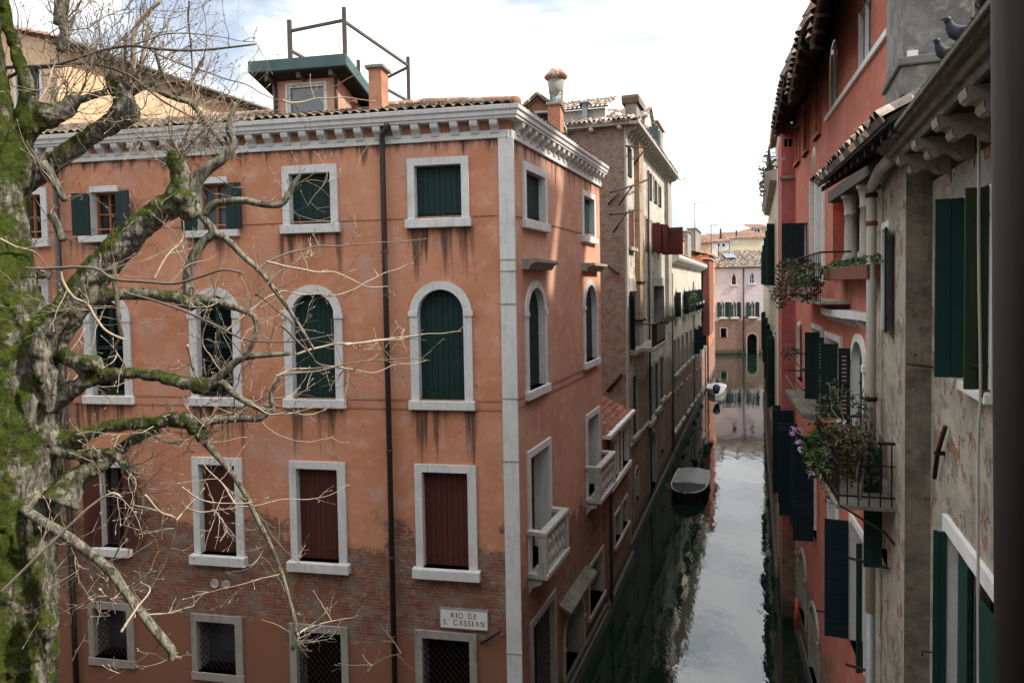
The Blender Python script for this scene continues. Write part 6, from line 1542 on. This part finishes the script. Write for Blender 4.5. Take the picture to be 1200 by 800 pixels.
plant([(*P(972,470,.7),.22,.2,60),(*P(968,490,.8),.3,.16,90),(*P(985,462,.6),.2,.2,60),(*P(975,448,.6),.12,.12,26),(*P(963,480,.8),.15,.12,40),(*P(985,500,BV),.3,.12,110),(*P(960,490,.8),.12,.1,30)],'loose climbing greenery over the iron balcony rail',leafm='leafd',seed=6,size=.04,stems=[[P(990,500,.8),P(975,480,.7),P(972,450,.6)],[P(990,500,.8),P(985,470,.6),P(988,450,.6)],[P(985,510,.8),P(965,490,.8),P(950,482,.8)]],flow=[(*P(986,494,.9),.05,12,'white')])
plant([(*P(965,560,BV),.10,.16,30),(*P(972,580,BV),.08,.16,24),(*P(968,545,BV),.14,.14,40)],'trailing plant dangling below the iron balcony corner',leafm='leafd',seed=7,size=.035,stems=[[P(970,520,BV),P(963,555,BV),P(972,585,BV)]])
for (x0,y0,x1,y1,lab) in ((1016,455,1004,560,'left one of two wooden canes leaning on the iron balcony'),(1022,470,1008,585,'right one of two wooden canes leaning on the iron balcony')):
    a=R2.P(*P(x0,y0,.25));b_=R2.P(*P(x1,y1,.75));MB().tube([a,b_],.016,6).build('cane',M['oldwood'],label=lab,cat='cane',group='canes on the iron balcony')
# upper flower balcony
ub_a=R2.h(961,345,.55)[0];ub_b=R2.h(925,345,.55)[0];uz=R2.h(940,350,.55)[1]
UB=root('flower_balcony',R2.P((ub_a+ub_b)/2,.3,uz),'small iron balcony overflowing with dusty pink flowers before the white french windows','balcony')
MB(R2).box(ub_a,ub_b,0,.58,uz-.06,uz).build('floor_slab',M['stone_old'],UB,bevel=.01)
rl=MB(R2);rl.tube([(ub_a,0,uz+.95),(ub_a,.55,uz+.95),(ub_b,.55,uz+.95),(ub_b,0,uz+.95)],.02,6,smooth=False)
for i in range(25): rl.tube([(ub_a+(ub_b-ub_a)*i/24,.55,uz),(ub_a+(ub_b-ub_a)*i/24,.55,uz+.95)],.009,5,False)
rl.build('railing',M['iron'],UB)
plant([(*P(925,312,.8),.35,.30,190),(*P(935,330,.75),.30,.30,150),(*P(947,336,.7),.28,.28,150),(*P(955,318,.6),.22,.25,90),(*P(920,335,.9),.25,.35,120),(*P(913,348,.95),.2,.25,70),(*P(940,314,.6),.35,.2,110)],'large mass of flowering plants covering the upper flower balcony',flow=[(*P(908,344,1.),.17,50,'pink'),(*P(905,352,1.),.12,26,'pink'),(*P(914,330,.95),.16,40,'pink'),(*P(944,340,.85),.15,50,'pink'),(*P(921,322,.95),.15,30,'pink'),(*P(928,340,.95),.12,20,'pink')],leafm='leafd',seed=8,size=.06)
plant([(*P(943,325,.85),.12,.15,60)],'clump of vivid green leaves in the middle of the upper flower balcony',seed=9,size=.05)
# loggia planter
a=R2.h(1018,308,.32);b_=R2.h(968,317,.32)
PL=root('window_planter',R2.P((a[0]+b_[0])/2,.2,a[1]-.2),'long reddish planter trough on the loggia sill','planter')
MB(R2).box(a[0]-.05,b_[0],.10,.36,lo[2]-.30,lo[2]-.08).build('trough',M['terra'],PL,bevel=.01)
plant([(a[0]-.2+i*.36,.24,lo[2]+.02,.20,.10,46) for i in range(int((b_[0]-a[0])/.36)+1)],'row of low green plants growing in the loggia planter',seed=10,size=.04)
# small balcony with brackets farther off
sb_a=R2.h(940,470,.7)[0];sb_b=R2.h(920,470,.7)[0];sz=R2.h(930,470,.7)[1]
SB=root('little_balcony',R2.P((sb_a+sb_b)/2,.3,sz),'little bare slab balcony with thin rails far along the red house','balcony')
MB(R2).box(sb_a,sb_b,0,.7,sz-.12,sz).build('slab',M['stone_mossy'],SB,bevel=.02)
rl=MB(R2)
for zz in (.5,.95): rl.tube([(sb_a,0,sz+zz),(sb_a,.68,sz+zz),(sb_b,.68,sz+zz),(sb_b,0,sz+zz)],.016,5,smooth=False)
rl.build('railing',M['iron'],SB)
plant([(sb_b-.3,.6,sz+1.05,.26,.18,70)],'dark drooping pot plant on the rail of the little slab balcony',leafm='leafd',seed=12,size=.05)
cable([(921,440),(935,462),(950,482),(965,497)],14.5,.010,'pair of pale cords slanting down from the little slab balcony')
# ================================================================== birds
def bird(c,d,S,lab,name,bodym,headm,wingm,tailm,beakm,cat,legm):
    """c = where the feet stand; d = facing; S = body length"""
    d=Vector((d[0],d[1])).normalized();F=Frame((c.x,c.y),(d.x,d.y),(-d.y,d.x));z=c.z
    b=root(name,c,lab,cat)
    pts=[(-.52*S,0,z+.36*S),(-.38*S,0,z+.36*S),(-.18*S,0,z+.38*S),(.02*S,0,z+.42*S),(.18*S,0,z+.50*S),(.27*S,0,z+.62*S),(.31*S,0,z+.74*S),(.35*S,0,z+.82*S),(.40*S,0,z+.84*S),(.45*S,0,z+.83*S)]
    rr=[.03,.09,.17,.20,.175,.12,.085,.085,.065,.02]
    MB(F).tube(pts,[x*S for x in rr],16).build('body',bodym,b)
    MB(F).tube(pts[6:],[x*S*1.03 for x in (.083,.088,.068,.022)],14).build('head',headm,b)
    for sg in (-1,1):
        MB(F).tube([(.12*S,sg*.15*S,z+.50*S),(-.05*S,sg*.175*S,z+.47*S),(-.25*S,sg*.14*S,z+.42*S),(-.50*S,sg*.05*S,z+.36*S)],[.05*S,.10*S,.085*S,.012*S],10).build('wing',wingm,b)
        MB(F).tube([(.02*S,sg*.06*S,z+.26*S),(.03*S,sg*.06*S,z+.02*S),(.10*S,sg*.06*S,z+.008*S)],.016*S,6).build('leg',legm,b)
        MB(F).tube([(.392*S,sg*.052*S,z+.858*S),(.394*S,sg*.060*S,z+.858*S)],.013*S,6).build('eye',M['black'],b)
    MB(F).prism([(-.44*S,z+.34*S),(-.80*S,z+.28*S),(-.82*S,z+.31*S),(-.44*S,z+.40*S)],-.07*S,.07*S).build('tail',tailm,b)
    MB(F).tube([(.44*S,0,z+.835*S),(.50*S,0,z+.82*S),(.53*S,0,z+.80*S)],[.022*S,.014*S,.004*S],6).build('beak',beakm,b)
    return b
M['pigeon']=simple('slate_feathers',(.030,.034,.043),(.06,.066,.08),12,.7,.3)
M['pigeonh']=simple('dark_iridescent_feathers',(.025,.035,.045),(.05,.04,.06),12,.5,.2)
M['gullw']=simple('white_feathers',(.68,.67,.66),(.55,.54,.53),10,.7,.2)
M['gullg']=simple('grey_feathers',(.28,.30,.33),(.2,.22,.24),10,.7,.2)
M['yellow']=simple('yellow_beak',(.55,.36,.05),None,5,.5,0)
def on_top(x,y,z):
    return ground(x,y,z)
zt=zG+.10
pA=RB.P(RB.h(1128,55,.26)[0],.26,zt-.02);pB=RB.P(RB.h(1110,68,.27)[0],.27,zt-.02)
ld_=(-.93,.25)
bird(pA,ld_,.28,'larger slate pigeon resting on the stone eave, nearer the dark post','pigeon',M['pigeon'],M['pigeonh'],M['pigeon'],M['pigeonh'],M['black'],'pigeon',M['terra'])
bird(pB,(-.95,-.1),.25,'smaller pigeon tucked behind the other on the stone eave','pigeon',M['pigeon'],M['pigeonh'],M['pigeon'],M['pigeonh'],M['black'],'pigeon',M['terra'])
for o_ in bpy.data.objects:
    if o_.name.startswith('pigeon') and o_.type=='EMPTY': o_['group']='pigeons on the stone eave'
uk=FK.h(650,119)[0];zk=FK.h(650,120)[1]
bird(FK.P(uk,-.4,zk),(.75,-.65),.42,'white and grey gull perched on the orange stub chimney','gull',M['gullw'],M['gullw'],M['gullg'],M['gullg'],M['yellow'],'gull',M['yellow'])
# ================================================================== world, sun, camera
w=bpy.data.worlds.new("World");sc.world=w;w.use_nodes=True;t=w.node_tree;t.nodes.clear()
out=t.nodes.new('ShaderNodeOutputWorld');bg=t.nodes.new('ShaderNodeBackground')
sky=t.nodes.new('ShaderNodeTexSky');sky.sky_type='NISHITA';sky.sun_disc=False
SUN_EL=R(43);SUN_AZ=R(102)   # azimuth clockwise from +Y
sky.sun_elevation=SUN_EL;sky.sun_rotation=SUN_AZ
sky.air_density=1;sky.dust_density=2
tc=t.nodes.new('ShaderNodeTexCoord')
mp=t.nodes.new('ShaderNodeMapping');mp.inputs['Scale'].default_value=(1.,1.,2.6)
t.links.new(tc.outputs['Generated'],mp.inputs[0])
nz=t.nodes.new('ShaderNodeTexNoise');nz.inputs['Scale'].default_value=2.1;nz.inputs['Detail'].default_value=9;nz.inputs['Roughness'].default_value=.58;nz.inputs['Distortion'].default_value=.4
t.links.new(mp.outputs[0],nz.inputs['Vector'])
mr=t.nodes.new('ShaderNodeMapRange');mr.interpolation_type='SMOOTHSTEP';t.links.new(nz.outputs['Fac'],mr.inputs[0])
for i,v in enumerate((.385,.575,.32,1.0)):mr.inputs[i+1].default_value=v
mr2=t.nodes.new('ShaderNodeMapRange');t.links.new(nz.outputs['Fac'],mr2.inputs[0])
for i,v in enumerate((.35,.75,.0,1.0)):mr2.inputs[i+1].default_value=v
cl=t.nodes.new('ShaderNodeMix');cl.data_type='RGBA';t.links.new(mr2.outputs[0],cl.inputs[0])
CLOUD=12.5
cl.inputs[6].default_value=(CLOUD*.66,CLOUD*.72,CLOUD*.79,1);cl.inputs[7].default_value=(CLOUD,CLOUD*.97,CLOUD*.92,1)
mx=t.nodes.new('ShaderNodeMix');mx.data_type='RGBA';t.links.new(mr.outputs[0],mx.inputs[0]);t.links.new(sky.outputs[0],mx.inputs[6]);t.links.new(cl.outputs[2],mx.inputs[7])
# overcast skies are brightest overhead
sx=t.nodes.new('ShaderNodeSeparateXYZ');t.links.new(tc.outputs['Generated'],sx.inputs[0])
el=t.nodes.new('ShaderNodeMapRange');el.interpolation_type='SMOOTHSTEP';t.links.new(sx.outputs[2],el.inputs[0])
for i,v in enumerate((.30,.85,.49,.97)):el.inputs[i+1].default_value=v
vm=t.nodes.new('ShaderNodeVectorMath');vm.operation='SCALE';t.links.new(mx.outputs[2],vm.inputs[0]);t.links.new(el.outputs[0],vm.inputs['Scale'])
t.links.new(vm.outputs[0],bg.inputs[0]);bg.inputs[1].default_value=.1;t.links.new(bg.outputs[0],out.inputs[0])
sd=bpy.data.lights.new('sun','SUN');sd.energy=2.0;sd.angle=R(2.5);sd.color=(1,.93,.82)
so=bpy.data.objects.new('sun',sd);col.objects.link(so)
sv=Vector((math.sin(SUN_AZ)*math.cos(SUN_EL),math.cos(SUN_AZ)*math.cos(SUN_EL),math.sin(SUN_EL)))
so.rotation_euler=sv.to_track_quat('Z','Y').to_euler();so.location=(30,0,40)
cd=bpy.data.cameras.new('camera');co=bpy.data.objects.new('camera',cd);col.objects.link(co);sc.camera=co
cd.sensor_fit='HORIZONTAL';cd.sensor_width=36;cd.lens=24;cd.shift_x=0;cd.shift_y=(CY-400)/1200;cd.clip_start=.1;cd.clip_end=2000
from mathutils import Matrix
mt=Matrix(((rt2.x,-dn2.x,-fw.x),(rt2.y,-dn2.y,-fw.y),(rt2.z,-dn2.z,-fw.z)))
co.rotation_mode='QUATERNION';co.rotation_quaternion=mt.to_quaternion();co.location=CAM
sc.view_settings.view_transform='Standard';sc.view_settings.look='None';sc.view_settings.gamma=1;sc.view_settings.exposure=1.72
sc.render.engine='CYCLES'
